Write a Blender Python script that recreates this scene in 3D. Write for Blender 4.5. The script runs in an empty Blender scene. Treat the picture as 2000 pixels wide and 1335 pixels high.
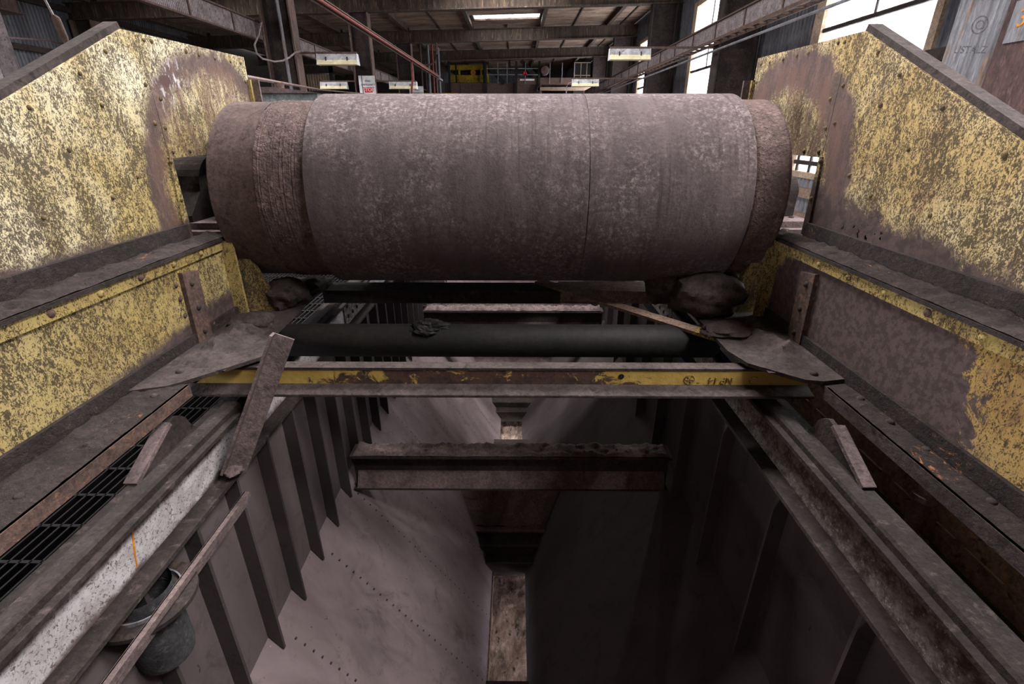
import bpy, math, random
from mathutils import Vector, Matrix, noise as mnoise
random.seed(7)
S = bpy.context.scene
COL = S.collection
PI = math.pi

# ------------------------------------------------------------------ camera
cam = bpy.data.cameras.new('camera'); camo = bpy.data.objects.new('camera', cam); COL.objects.link(camo)
cam.sensor_width = 36.0; cam.lens = 950.0 / 2000.0 * 36.0
cam.clip_start = 0.02; cam.clip_end = 300
camo.location = (0, 0, 0)
camo.rotation_euler = (PI / 2 - math.radians(23.85), 0, math.radians(0.44))
S.camera = camo
# ------------------------------------------------------------------ world, exposure
w = bpy.data.worlds.new('overcast_sky'); S.world = w; w.use_nodes = True
bg = w.node_tree.nodes['Background']; bg.inputs[0].default_value = (0.93, 0.95, 1.0, 1); bg.inputs[1].default_value = 6.0
S.view_settings.view_transform = 'Standard'; S.view_settings.look = 'None'
S.view_settings.exposure = -0.08; S.view_settings.gamma = 1.0; S.view_settings.use_curve_mapping = False
S.cycles.max_bounces = 4; S.cycles.diffuse_bounces = 3; S.cycles.glossy_bounces = 2; S.cycles.transmission_bounces = 2
# ------------------------------------------------------------------ daylight through skylights and windows, some of them added
COLS_Y = [-6.6, -0.3, 6.0, 12.3, 18.6, 25.0, 31.3, 37.6]
WIN = [(1.2, 3.9), (7.3, 10.0), (14.4, 17.0), (21.0, 24.1), (27.6, 30.4), (33.5, 36.6)]   # right wall windows (y0,y1)
SLOPE = 0.0223                                                # the roof rises slightly to the right
WALLX = 5.3
def roofz(x, z): return z + SLOPE * x
def area(name, loc, rot, sx, sy, power, col=(1, 0.975, 0.95)):
    l = bpy.data.lights.new(name, 'AREA'); l.shape = 'RECTANGLE'; l.size = sx; l.size_y = sy
    l.energy = power; l.color = col
    o = bpy.data.objects.new(name, l); COL.objects.link(o); o.location = loc; o.rotation_euler = rot
    return o
# skylight strips (x0,x1,y0,y1,power): one per far bay between the two middle purlins, then unseen near and aisle strips
SKY = [(-1.75, 0.95, cy + 4.4, cy + 5.4, p) for cy, p in ((6.0, 220), (12.3, 320), (18.6, 100))]
SKY += [(-1.75, 0.95, 3.0, 4.4, 620), (2.7, 3.85, -1.6, 1.4, 850), (-10.5, -8.0, 14.0, 16.0, 420)]  # drum strip moved for its light; right and aisle strips added as fill
for x0, x1, y0, y1, p in SKY:
    xc = (x0 + x1) / 2
    area('skylight_and_fill_light', (xc, (y0 + y1) / 2, roofz(xc, 4.06)), (0, -math.atan(SLOPE), 0), x1 - x0, y1 - y0, p)
WIN_W = [420, 340, 400, 460, 600, 900]
for (y0, y1), p in zip(WIN, WIN_W):
    area('window_and_fill_light', (WALLX + 0.22, (y0 + y1) / 2, 1.25), (0, PI / 2, 0), 4.0, y1 - y0, p, (0.95, 0.97, 1.0))

ADDED_WINL = [(-4.6, -1.0), (1.4, 5.0)]                            # unseen left wall windows, added to light the right frame
for y0, y1 in ADDED_WINL: area('window_and_fill_light', (-14.42, (y0 + y1) / 2, 2.0), (0, -PI / 2, 0), 2.6, y1 - y0, 1150, (0.97, 0.97, 1.0))

# ------------------------------------------------------------------ node helpers
def rgb(r, g, b):                       # 0-255 sRGB -> linear
    f = lambda c: (c / 255 / 12.92) if c / 255 <= 0.04045 else ((c / 255 + 0.055) / 1.055) ** 2.4
    return (f(r), f(g), f(b), 1)
class NB:
    def __init__(s, name):
        s.m = bpy.data.materials.new(name); s.m.use_nodes = True; s.t = s.m.node_tree
        s.b = s.t.nodes['Principled BSDF']; s.p = s.t.nodes.new('ShaderNodeNewGeometry').outputs['Position']
        s.sep = None
    def n(s, k): return s.t.nodes.new(k)
    def L(s, a, b): s.t.links.new(a, b)
    def put(s, sock, v):
        if hasattr(v, 'links') or isinstance(v, bpy.types.NodeSocket): s.L(v, sock)
        else: sock.default_value = v
    def vec(s, sx, sy, sz, src=None):
        q = s.n('ShaderNodeVectorMath'); q.operation = 'MULTIPLY'; s.L(src or s.p, q.inputs[0]); q.inputs[1].default_value = (sx, sy, sz)
        return q.outputs[0]
    def noise(s, scale, detail=4, rough=0.6, dist=0, v=None):
        q = s.n('ShaderNodeTexNoise'); s.L(v or s.p, q.inputs['Vector'])
        q.inputs['Scale'].default_value = scale; q.inputs['Detail'].default_value = detail
        q.inputs['Roughness'].default_value = rough; q.inputs['Distortion'].default_value = dist
        return q.outputs['Fac']
    def step(s, f, a, b):               # smooth 0..1 between a and b (a may be > b)
        q = s.n('ShaderNodeMapRange'); q.interpolation_type = 'SMOOTHSTEP'
        s.put(q.inputs[0], f)
        lo, hi, t0, t1 = (a, b, 0, 1) if a < b else (b, a, 1, 0)
        for i, x in zip((1, 2, 3, 4), (lo, hi, t0, t1)): q.inputs[i].default_value = x
        return q.outputs[0]
    def math(s, op, a, b=0.0):
        q = s.n('ShaderNodeMath'); q.operation = op; s.put(q.inputs[0], a); s.put(q.inputs[1], b); return q.outputs[0]
    def mix(s, f, a, b):
        q = s.n('ShaderNodeMix'); q.data_type = 'RGBA'; s.put(q.inputs[0], f); s.put(q.inputs[6], a); s.put(q.inputs[7], b); return q.outputs[2]
    def xyz(s, i):
        if not s.sep: s.sep = s.n('ShaderNodeSeparateXYZ'); s.L(s.p, s.sep.inputs[0])
        return s.sep.outputs[i]
    def dist2(s, cy, cz, sy=1, sz=1):   # distance from a line along X
        a = s.math('MULTIPLY', s.math('SUBTRACT', s.xyz(1), cy), sy); b = s.math('MULTIPLY', s.math('SUBTRACT', s.xyz(2), cz), sz)
        return s.math('SQRT', s.math('ADD', s.math('MULTIPLY', a, a), s.math('MULTIPLY', b, b)))
    def bump(s, h, st=0.3, d=0.01):
        q = s.n('ShaderNodeBump'); q.inputs['Strength'].default_value = st; q.inputs['Distance'].default_value = d
        s.L(h, q.inputs['Height']); s.L(q.outputs[0], s.b.inputs['Normal'])
    def done(s, col, rough=0.8, metal=0.0, spec=0.3):
        s.put(s.b.inputs['Base Color'], col); s.put(s.b.inputs['Roughness'], rough); s.b.inputs['Metallic'].default_value = metal
        s.b.inputs['Specular IOR Level'].default_value = spec
        return s.m

def dusty(name, c1, c2, c3=None, sc=6, bump=0.35, bsc=60, rough=0.9, stretch=(1, 1, 1), fleck=None, bd=0.006, crunch=0.6):
    k = NB(name); v = k.vec(*stretch)
    c = k.mix(k.step(k.noise(sc, 4, 0.65, 0.4, v), 0.35, 0.65), c1, c2)
    if c3: c = k.mix(k.step(k.noise(sc * 3.1, 4, 0.7, 0.2, v), 0.55, 0.68), c, c3)
    fine = k.noise(bsc * 1.1, 4, 0.8, 0.4, v)
    g = k.n('ShaderNodeMix'); g.data_type = 'RGBA'; g.blend_type = 'MULTIPLY'; g.inputs[0].default_value = crunch
    k.L(c, g.inputs[6]); q = k.n('ShaderNodeMapRange'); k.L(fine, q.inputs[0]); q.inputs[1].default_value = 0.35; q.inputs[2].default_value = 0.65; q.inputs[3].default_value = 0.35; q.inputs[4].default_value = 1.5
    k.L(q.outputs[0], g.inputs[7]); c = g.outputs[2]
    if fleck: c = k.mix(k.step(k.noise(bsc * 1.3, 2, 0.5), 0.7, 0.76), c, fleck)
    k.bump(k.noise(bsc, 3, 0.7), bump, bd)
    return k.done(c, rough)

DUST1, DUST2, DUST3 = rgb(68, 58, 57), rgb(52, 44, 43), rgb(38, 33, 32)
m_dust = dusty('mauve_dust_on_steel', DUST1, DUST2, DUST3, 7, 0.5, 55)
m_dustlight = dusty('pale_mauve_dust', rgb(114, 98, 97), rgb(90, 77, 76), None, 9, 0.6, 70)
m_raildust = dusty('dark_rail_dust', rgb(56, 48, 47), rgb(42, 36, 35), rgb(76, 65, 64), 8, 0.5, 60)
m_dark = dusty('dark_grimy_steel', rgb(58, 49, 47), rgb(42, 36, 35), rgb(74, 60, 54), 5, 0.3, 40)
m_black = dusty('black_rubber_roller', rgb(20, 18, 18), rgb(28, 25, 25), None, 6, 0.2, 40, 0.7)
m_rust = dusty('rusty_brown_steel', rgb(94, 74, 67), rgb(72, 58, 54), rgb(122, 88, 70), 14, 0.4, 70)
m_rustpale = dusty('tan_rusted_flange', rgb(142, 119, 104), rgb(114, 95, 84), rgb(86, 72, 66), 22, 0.3, 80)
m_colpaint = dusty('brown_stained_column_paint', rgb(96, 76, 70), rgb(72, 58, 54), rgb(120, 96, 88), 4, 0.15, 40, 0.8, (1, 1, 0.25))
m_girder = dusty('streaked_brown_girder', rgb(72, 59, 51), rgb(48, 40, 36), rgb(110, 92, 74), 3.0, 0.15, 30, 0.85, (2.2, 1, 0.25))
m_roof = dusty('stained_roof_boards', rgb(150, 128, 112), rgb(104, 84, 72), rgb(66, 54, 48), 1.6, 0.2, 20, 0.9, (0.5, 2.2, 1))
m_galv = dusty('galvanised_sheet', rgb(128, 128, 134), rgb(104, 103, 108), rgb(120, 98, 84), 3, 0.1, 50, 0.6, (1, 1, 0.15))
m_galvdark = dusty('dull_grey_cladding', rgb(98, 98, 104), rgb(78, 78, 84), rgb(66, 62, 64), 2.5, 0.1, 40, 0.7, (1, 1, 0.2))
m_brownsheet = dusty('rusty_brown_sheet', rgb(84, 64, 62), rgb(66, 52, 52), rgb(104, 80, 74), 5, 0.3, 40, 0.8, (1, 1, 0.3))
m_red = dusty('red_painted_steel', rgb(132, 62, 58), rgb(104, 52, 49), rgb(84, 56, 52), 8, 0.1, 40, 0.7)
m_trunk = dusty('pale_perforated_trunking', rgb(150, 138, 140), rgb(120, 108, 110), rgb(84, 72, 74), 7, 0.2, 60, 0.7)
m_lampmetal = dusty('galvanised_lamp_housing', rgb(188, 188, 192), rgb(150, 148, 152), rgb(120, 108, 102), 5, 0.05, 30, 0.5, crunch=0.15)
m_lampcream = dusty('unlit_cream_lamp_reflector', rgb(236, 226, 190), rgb(216, 204, 168), None, 5, 0.02, 30, 0.5, crunch=0.15)
m_white = dusty('white_sign_enamel', rgb(222, 222, 224), rgb(200, 198, 202), rgb(178, 172, 176), 5, 0.02, 30, 0.5, crunch=0.15)
m_signred = dusty('sign_red', rgb(196, 40, 44), rgb(180, 34, 40), None, 5, 0.0, 30, 0.5, crunch=0.15)
m_fadedink = dusty('faded_stamp_ink', rgb(86, 86, 92), rgb(104, 103, 108), rgb(120, 119, 124), 18, 0.0, 30, 0.6)
m_boltpaint = dusty('painted_bolt', rgb(112, 94, 62), rgb(70, 56, 44), rgb(140, 120, 80), 30, 0.2, 60)
m_skirt = dusty('brown_skirt_plate', rgb(150, 122, 106), rgb(116, 95, 84), rgb(90, 74, 68), 9, 0.3, 50)
m_ink = dusty('sign_black_ink', rgb(44, 40, 46), rgb(56, 52, 58), None, 5, 0.0, 30, 0.6, crunch=0.15)
m_orange = dusty('orange_marker_paint', rgb(214, 140, 40), rgb(190, 118, 30), None, 25, 0.0, 30, 0.6)
m_craneyellow = dusty('crane_yellow_paint', rgb(190, 160, 40), rgb(160, 132, 36), rgb(96, 80, 40), 2.5, 0.1, 20, 0.6)
m_bluebox = dusty('pale_blue_grey_cabinet', rgb(156, 164, 162), rgb(136, 142, 142), rgb(112, 100, 98), 9, 0.1, 40, 0.6)
m_cable = dusty('dusty_cable', rgb(120, 100, 98), rgb(98, 82, 80), None, 6, 0.1, 40)
m_palepaint = dusty('pale_painted_timber', rgb(170, 150, 130), rgb(150, 130, 112), None, 5, 0.1, 30)
m_concrete = dusty('dusty_floor', rgb(104, 92, 88), rgb(84, 74, 72), None, 2, 0.3, 20)
m_gratings = dusty('black_grating_bars', rgb(36, 33, 35), rgb(27, 25, 26), None, 6, 0.1, 40, 0.7)
m_litorebelt = dusty('caked_feeder_belt_painted_daylight', rgb(190, 166, 152), rgb(110, 92, 84), rgb(66, 54, 50), 9, 0.7, 30, 0.9, (1, 0.35, 1), None, 0.02)  # pale tan puts daylight from below into the belt's colour
m_pipe = dusty('blue_grey_vent_pipe', rgb(66, 65, 68), rgb(50, 49, 52), rgb(92, 86, 88), 12, 0.3, 60)

# pane: dirty glass, mostly see-through
k = NB('dusty_window_glass'); tr = k.n('ShaderNodeBsdfTransparent'); mx = k.n('ShaderNodeMixShader')
k.done((0.8, 0.82, 0.85, 1), 0.4)
k.L(k.step(k.noise(4, 4), 0.3, 0.9), mx.inputs[0]); k.L(tr.outputs[0], mx.inputs[1]); k.L(k.b.outputs[0], mx.inputs[2])
k.L(mx.outputs[0], k.t.nodes['Material Output'].inputs[0]); m_glass = k.m

DRUM_Y, DRUM_Z = 2.185, -0.258
def yellow(name, base, pale, rustc, speck=0.5, ring=0, dustz=None, blob=None, holes=False, streak=False, palez=None):
    k = NB(name)
    big = k.noise(2.2, 3, 0.6, 0.3)
    f = k.step(big, 0.35, 0.65)
    c = k.mix(f, base, pale)
    c = k.mix(k.step(k.noise(9, 4, 0.7, 0.5, k.vec(1, 1, 0.35)), 0.5, 0.75), c, rustc)
    sp1 = k.noise(150, 3, 0.6, 1.8, k.vec(1, 1, 0.7)); sp2 = k.noise(58, 5, 0.8, 1.6, k.vec(1, 1, 0.55)); mod = k.noise(9, 5, 0.75, 0.5, k.vec(1, 1, 0.6))
    t = k.math('ADD', k.math('MULTIPLY', sp1, 0.45), k.math('ADD', k.math('MULTIPLY', sp2, 0.45), k.math('MULTIPLY', mod, 0.22)))
    th = 0.62 - 0.12 * speck
    spk = k.step(t, th, th + 0.07)
    c = k.mix(k.math('MULTIPLY', spk, 0.9), c, rgb(52, 42, 34))
    h = t
    if ring:
        r = k.math('ADD', k.dist2(2.25, -0.25), k.math('MULTIPLY', k.math('SUBTRACT', k.noise(11, 5, 0.7, 0.5), 0.5), 0.12))
        m = k.math('MULTIPLY', k.step(r, ring - 0.05, ring + 0.02), k.step(r, 0.56, 0.51))
        c = k.mix(k.math('MULTIPLY', m, 0.92), c, k.mix(k.step(k.noise(20, 4, 0.7, 0, k.vec(1, 1, 0.3)), 0.4, 0.7), rgb(76, 60, 60), rgb(102, 78, 76)))
        inner = k.math('MULTIPLY', k.step(r, 0.50, 0.46), k.step(k.noise(16, 5, 0.7, 0.3, k.vec(1, 1.4, 0.2)), 0.4, 0.6))
        c = k.mix(k.math('MULTIPLY', inner, 0.75), c, rgb(104, 78, 68))
        lf = k.step(k.xyz(0), 0.1, -0.1)      # these marks are on the left plate only
        scuff = k.math('MULTIPLY', k.step(k.dist2(2.0, 0.12), 0.16, 0.02), k.step(k.noise(60, 4, 0.7, 0, k.vec(1, 1, 0.5)), 0.52, 0.6))
        c = k.mix(k.math('MULTIPLY', k.math('MULTIPLY', scuff, lf), m), c, rgb(206, 200, 204))
        spot = k.step(k.math('ADD', k.dist2(1.955, 0.15, 1, 1.5), k.math('MULTIPLY', k.noise(30, 3), 0.04)), 0.062, 0.045)
        c = k.mix(k.math('MULTIPLY', spot, lf), c, rgb(84, 60, 58))
    if dustz:
        z = k.math('ADD', k.xyz(2), k.math('MULTIPLY', k.math('SUBTRACT', k.noise(13, 6, 0.7, 0.6), 0.5), dustz[2]))
        if len(dustz) > 3: z = k.math('SUBTRACT', z, k.math('MULTIPLY', k.math('SUBTRACT', k.xyz(1), 1.2), dustz[3]))
        c = k.mix(k.step(z, dustz[1], dustz[0]), c, k.mix(k.step(k.noise(30, 4), 0.4, 0.6), rgb(84, 68, 66), rgb(66, 54, 53)))
    if blob:
        d = k.math('ADD', k.dist2(blob[0], blob[1], blob[3], blob[4]), k.math('MULTIPLY', k.math('SUBTRACT', k.noise(11, 6, 0.75, 0.8), 0.5), 0.28))
        c = k.mix(k.step(d, blob[2] + 0.012, blob[2] - 0.012), c, k.mix(k.step(k.noise(55, 4), 0.4, 0.6), rgb(92, 77, 76), rgb(72, 60, 59)))
        h = k.math('ADD', h, k.math('MULTIPLY', k.noise(45, 5, 0.7, 0.5), 0.5))
    k.bump(h, 0.35, 0.008)
    if holes:                            # corroded right through near the ledge
        hm = k.math('MULTIPLY', k.step(k.dist2(1.60, -0.312, 0.42, 1.9), 0.055, 0.04), k.step(k.noise(48, 3, 0.6), 0.60, 0.61))
        k.L(k.math('SUBTRACT', 1.0, hm), k.b.inputs['Alpha'])
    return k.done(c, 0.75)
m_yelL = yellow('bleached_yellow_plate', rgb(186, 164, 108), rgb(226, 213, 182), rgb(174, 154, 112), 0.86, 0.46, (-0.35, -0.30, 0.10))
m_yelR = yellow('rusting_yellow_plate', rgb(184, 157, 104), rgb(208, 189, 148), rgb(146, 110, 80), 0.92, 0.40, (-0.33, -0.27, 0.22, 0.14), None, True)
m_yelweb = yellow('mottled_yellow_web', rgb(168, 146, 90), rgb(182, 162, 112), rgb(142, 120, 78), 0.76, 0, (-0.69, -0.64, 0.10, 0.10))
m_yelwebR = yellow('caked_yellow_web', rgb(172, 140, 82), rgb(182, 154, 102), rgb(120, 88, 64), 0.62, 0, None, (1.42, -0.64, 0.36, 0.72, 1.25))
m_yelstrip = yellow('yellow_angle_strip', rgb(166, 142, 86), rgb(176, 154, 98), rgb(122, 100, 66), 0.6)
m_yelgrime = yellow('grimy_yellow_bracket', rgb(136, 114, 66), rgb(150, 128, 80), rgb(90, 72, 52), 0.95)
m_yelbeam = yellow('worn_yellow_cross_beam', rgb(206, 170, 70), rgb(196, 158, 66), rgb(140, 100, 62), 0.42)
def beam_material():
    k = NB('yellow_beam_worn_to_rust')
    n = k.noise(14, 6, 0.75, 0.8); x = k.xyz(0)
    bare = k.math('MULTIPLY', k.step(k.math('ABSOLUTE', k.math('ADD', x, 0.10)), 0.75, 0.25), 0.30)
    zz = k.math('MULTIPLY', k.math('SUBTRACT', -0.768, k.xyz(2)), 1.5)
    t = k.math('ADD', k.math('ADD', n, bare), zz)
    c = k.mix(k.step(k.noise(6, 3), 0.4, 0.6), rgb(192, 162, 88), rgb(174, 142, 72))
    c = k.mix(k.step(t, 0.66, 0.74), c, k.mix(k.step(k.noise(30, 4), 0.4, 0.65), rgb(84, 62, 56), rgb(60, 48, 46)))
    k.bump(k.noise(60, 5, 0.7), 0.4, 0.005)
    return k.done(c, 0.8)
m_beam = beam_material()
def flange_material(name, fl):
    k = NB(name)
    c = k.mix(k.step(k.noise(9, 6, 0.7, 0.4), 0.35, 0.65), rgb(62, 52, 51), rgb(45, 38, 37))
    m = k.math('MULTIPLY', k.step(k.noise(80, 4, 0.7, 0.6, k.vec(1, 0.4, 1)), 0.57, 0.63), k.step(k.noise(4, 3), 0.56, 0.66))
    c = k.mix(m, c, fl)
    c = k.mix(k.math('MULTIPLY', k.step(k.noise(48, 6, 0.8, 0.3), 0.52, 0.40), 0.6), c, rgb(34, 29, 28))
    c = k.mix(k.math('MULTIPLY', k.step(k.noise(60, 6, 0.8, 0.3), 0.56, 0.68), 0.5), c, rgb(106, 92, 90))
    k.bump(k.noise(35, 6, 0.75), 0.9, 0.02)
    return k.done(c, 0.9)
m_ledge = flange_material('dust_caked_ledge', rgb(176, 112, 70))
m_ledgeY = flange_material('dusty_angle_with_yellow_flecks', rgb(170, 138, 70))
def web_material():
    k = NB('lime_white_rail_web')
    c = k.mix(k.step(k.noise(8, 5, 0.7, 0.4), 0.35, 0.65), rgb(206, 200, 204), rgb(168, 158, 160))
    c = k.mix(k.step(k.noise(130, 5, 0.75, 0.8), 0.52, 0.62), c, rgb(98, 85, 83))
    edge = k.math('ADD', k.math('ABSOLUTE', k.math('ADD', k.xyz(2), 0.985)), k.math('MULTIPLY', k.math('SUBTRACT', k.noise(14, 5), 0.5), 0.07))
    c = k.mix(k.step(edge, 0.035, 0.06), c, rgb(90, 75, 74))
    k.bump(k.noise(70, 5, 0.7), 0.4, 0.006)
    return k.done(c, 0.85)
m_webwhite = web_material()
m_webgrey = dusty('grey_scabby_rail_web', rgb(128, 120, 116), rgb(74, 66, 62), rgb(160, 150, 146), 26, 0.7, 70)
def belt_material():
    k = NB('dust_streaked_belt')
    st = k.noise(7, 5, 0.7, 0.2, k.vec(2.0, 0.4, 0.4))
    c = k.mix(k.step(st, 0.25, 0.75), rgb(96, 84, 86), rgb(77, 67, 69))
    mot = k.noise(55, 6, 0.85, 0.1)
    big = k.noise(3.2, 5, 0.75, 0.3)
    c = k.mix(k.math('MULTIPLY', k.step(mot, 0.47, 0.66), k.step(big, 0.38, 0.66)), c, rgb(150, 135, 136))
    c = k.mix(k.math('MULTIPLY', k.step(mot, 0.50, 0.36), 0.55), c, rgb(64, 55, 54))
    c = k.mix(k.math('MULTIPLY', k.math('MULTIPLY', k.step(k.noise(30, 5, 0.65, 0, k.vec(2.6, 0.10, 0.10)), 0.50, 0.70), k.step(k.noise(2.5, 3), 0.4, 0.6)), 0.7), c, rgb(58, 50, 49))
    k.bump(k.math('ADD', k.noise(110, 5, 0.75), k.math('MULTIPLY', mot, 0.8)), 0.4, 0.005)
    return k.done(c, 0.85, 0, 0.15)
m_belt = belt_material()
m_lag = dusty('rough_worn_lagging', rgb(100, 82, 79), rgb(78, 64, 62), rgb(122, 102, 99), 14, 1.0, 85, 0.95, (1, 1, 1), None, 0.010)
m_drum = dusty('smooth_drum_rim', rgb(96, 79, 76), rgb(80, 66, 64), rgb(66, 54, 53), 8, 0.2, 60)
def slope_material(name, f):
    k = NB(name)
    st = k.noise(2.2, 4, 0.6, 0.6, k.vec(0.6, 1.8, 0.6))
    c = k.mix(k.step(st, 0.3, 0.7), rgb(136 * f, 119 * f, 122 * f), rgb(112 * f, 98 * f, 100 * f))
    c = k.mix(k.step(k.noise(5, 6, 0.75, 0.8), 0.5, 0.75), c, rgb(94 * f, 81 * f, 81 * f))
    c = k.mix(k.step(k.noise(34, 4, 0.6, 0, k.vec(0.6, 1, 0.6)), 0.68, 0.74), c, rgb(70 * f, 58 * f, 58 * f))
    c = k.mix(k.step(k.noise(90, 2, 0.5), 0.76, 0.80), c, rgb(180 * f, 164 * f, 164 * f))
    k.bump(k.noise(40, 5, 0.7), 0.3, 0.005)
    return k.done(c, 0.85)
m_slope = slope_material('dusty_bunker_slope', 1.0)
m_slopeshade = slope_material('painted_shade_bunker_plate', 0.5)  # right bunker plates: the pit's shade is put into the colour
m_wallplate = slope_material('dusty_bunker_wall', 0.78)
m_ribshade = slope_material('painted_shade_rib_plate', 0.55)  # darker copy, with the shade on the rib faces painted in

# ------------------------------------------------------------------ mesh helpers
class B:
    def __init__(s): s.v = []; s.f = []
    def add(s, vs, fs):
        o = len(s.v); s.v += [Vector(q) for q in vs]; s.f += [tuple(i + o for i in f) for f in fs]; return s
    def box(s, x0, x1, y0, y1, z0, z1):
        return s.add([(x, y, z) for x in (x0, x1) for y in (y0, y1) for z in (z0, z1)],
                     [(0, 1, 3, 2), (4, 6, 7, 5), (0, 4, 5, 1), (2, 3, 7, 6), (0, 2, 6, 4), (1, 5, 7, 3)])
    def prism(s, pts, axis, a, b):      # pts 2-D profile; axis 0: (y,z) along x; 1: (x,z) along y; 2: (x,y) along z
        n = len(pts)
        def q(p, t): return (t, p[0], p[1]) if axis == 0 else (p[0], t, p[1]) if axis == 1 else (p[0], p[1], t)
        vs = [q(p, a) for p in pts] + [q(p, b) for p in pts]
        fs = [tuple(range(n)), tuple(range(2 * n - 1, n - 1, -1))] + [(i, i + n, (i + 1) % n + n, (i + 1) % n) for i in range(n)]
        return s.add(vs, fs)
    def tube(s, path, r, n=8, cap=True):
        path = [Vector(q) for q in path]; rs = r if isinstance(r, (list, tuple)) else [r] * len(path)
        rings = []
        for i, c in enumerate(path):
            d = (path[min(i + 1, len(path) - 1)] - path[max(i - 1, 0)]).normalized()
            a = d.cross(Vector((0, 0, 1)) if abs(d.z) < 0.9 else Vector((1, 0, 0))).normalized(); b = d.cross(a)
            rings.append([c + (a * math.cos(2 * PI * j / n) + b * math.sin(2 * PI * j / n)) * rs[i] for j in range(n)])
        vs = [q for rg in rings for q in rg]
        fs = [(i * n + j, i * n + (j + 1) % n, (i + 1) * n + (j + 1) % n, (i + 1) * n + j) for i in range(len(path) - 1) for j in range(n)]
        if cap: fs += [tuple(range(n - 1, -1, -1)), tuple(range((len(path) - 1) * n, len(path) * n))]
        return s.add(vs, fs)
    def lathe(s, prof, axis_pt, axis=0, n=64):   # prof list of (t, r) along the axis
        vs = []
        for t, r in prof:
            for j in range(n):
                a = 2 * PI * j / n; c, d = math.cos(a) * r, math.sin(a) * r
                if axis == 0: vs.append((t, axis_pt[0] + c, axis_pt[1] + d))
                elif axis == 1: vs.append((axis_pt[0] + c, t, axis_pt[1] + d))
                else: vs.append((axis_pt[0] + c, axis_pt[1] + d, t))
        m = len(prof)
        return s.add(vs, [(i * n + j, (i + 1) * n + j, (i + 1) * n + (j + 1) % n, i * n + (j + 1) % n) for i in range(m - 1) for j in range(n)])
    def obox(s, p0, p1, wv, tv):        # bar from p0 to p1 with half-width vectors
        p0, p1, wv, tv = Vector(p0), Vector(p1), Vector(wv), Vector(tv)
        vs = [p + a * wv + b * tv for p in (p0, p1) for a in (-1, 1) for b in (-1, 1)]
        return s.add(vs, [(0, 1, 3, 2), (4, 6, 7, 5), (0, 4, 5, 1), (2, 3, 7, 6), (0, 2, 6, 4), (1, 5, 7, 3)])
    def rough_top(s, x0, x1, y0, y1, z, amp, res, sc=18, seed=0, base=0.004, fade=1.5):
        nx = max(2, int((x1 - x0) / res)); ny = max(2, int((y1 - y0) / res)); vs = []
        for i in range(nx + 1):
            for j in range(ny + 1):
                x = x0 + (x1 - x0) * i / nx; y = y0 + (y1 - y0) * j / ny
                e = min(1, min(j, ny - j) / fade + (0.15 if fade < 3 else 0)) * min(1, min(i, nx - i) / fade + (0.2 if fade < 3 else 0))
                h = mnoise.fractal(Vector((x * sc + seed, y * sc, seed)), 1.0, 2.0, 3) * 0.6 + 0.5
                h += 0.5 * max(0, mnoise.noise(Vector((x * sc * 2.7, y * sc * 2.7, seed + 5))))
                vs.append((x, y, z - 0.002 + base * (1 if fade < 3 else e * 2 - 0.8) + max(0, h) * amp * e))
        return s.add(vs, [(i * (ny + 1) + j, (i + 1) * (ny + 1) + j, (i + 1) * (ny + 1) + j + 1, i * (ny + 1) + j + 1) for i in range(nx) for j in range(ny)])
    def pleat(s, n, pitch, depth, length, duty=0.5):   # corrugated sheet in local XZ: x width, y depth, z height
        pr = []
        for i in range(n):
            x = i * pitch
            pr += [(x, 0), (x + pitch * duty * 0.7, 0), (x + pitch * duty, depth), (x + pitch * (duty + (1 - duty) * 0.7), depth)]
        pr.append((n * pitch, 0)); m = len(pr)
        vs = [(x, y, 0) for x, y in pr] + [(x, y, length) for x, y in pr]
        return s.add(vs, [(i, i + 1, i + 1 + m, i + m) for i in range(m - 1)])
    def xf(s, M):
        s.v = [M @ q for q in s.v]; return s

WL = {}
def make(name, b, mat, parent=None, smooth=False):
    lo = Vector([min(q[i] for q in b.v) for i in range(3)]); hi = Vector([max(q[i] for q in b.v) for i in range(3)])
    c = (lo + hi) / 2
    me = bpy.data.meshes.new(name); me.from_pydata([tuple(q - c) for q in b.v], [], b.f); me.update()
    me.materials.append(mat)
    if smooth:
        me.polygons.foreach_set('use_smooth', [True] * len(me.polygons))
        try: me.set_sharp_from_angle(angle=math.radians(40))
        except Exception: pass
    o = bpy.data.objects.new(name, me); COL.objects.link(o)
    WL[o.name] = c.copy()
    if parent: o.parent = parent; o.location = c - WL[parent.name]
    else: o.location = c
    return o
def tag(o, label, cat, group=None):
    o['label'] = label; o['category'] = cat
    if group: o['group'] = group
    return o
def thing(name, label, cat, loc, group=None):
    o = bpy.data.objects.new(name, None); COL.objects.link(o); o.location = loc; o.empty_display_size = 0.1
    WL[o.name] = Vector(loc); return tag(o, label, cat, group)
def single(name, b, mat, label, cat, group=None, smooth=False): return tag(make(name, b, mat, None, smooth), label, cat, group)
def struct(name, b=None, mat=None, loc=(0, 0, 0)):
    if b: o = make(name, b, mat)
    else:
        o = bpy.data.objects.new(name, None); COL.objects.link(o); o.location = loc; WL[o.name] = Vector(loc)
    o['kind'] = 'structure'; return o
MESH = {}
def inst(name, mesh, parent, pos, rot=(0, 0, 0), scale=(1, 1, 1)):
    o = bpy.data.objects.new(name, mesh); COL.objects.link(o)
    WL[o.name] = Vector(pos); o.rotation_euler = rot; o.scale = scale
    if parent: o.parent = parent; o.location = Vector(pos) - WL[parent.name]
    else: o.location = pos
    return o
def mesh_of(b, name, mat, smooth=False):
    me = bpy.data.meshes.new(name); me.from_pydata([tuple(q) for q in b.v], [], b.f); me.update(); me.materials.append(mat)
    if smooth: me.polygons.foreach_set('use_smooth', [True] * len(me.polygons))
    return me
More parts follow.
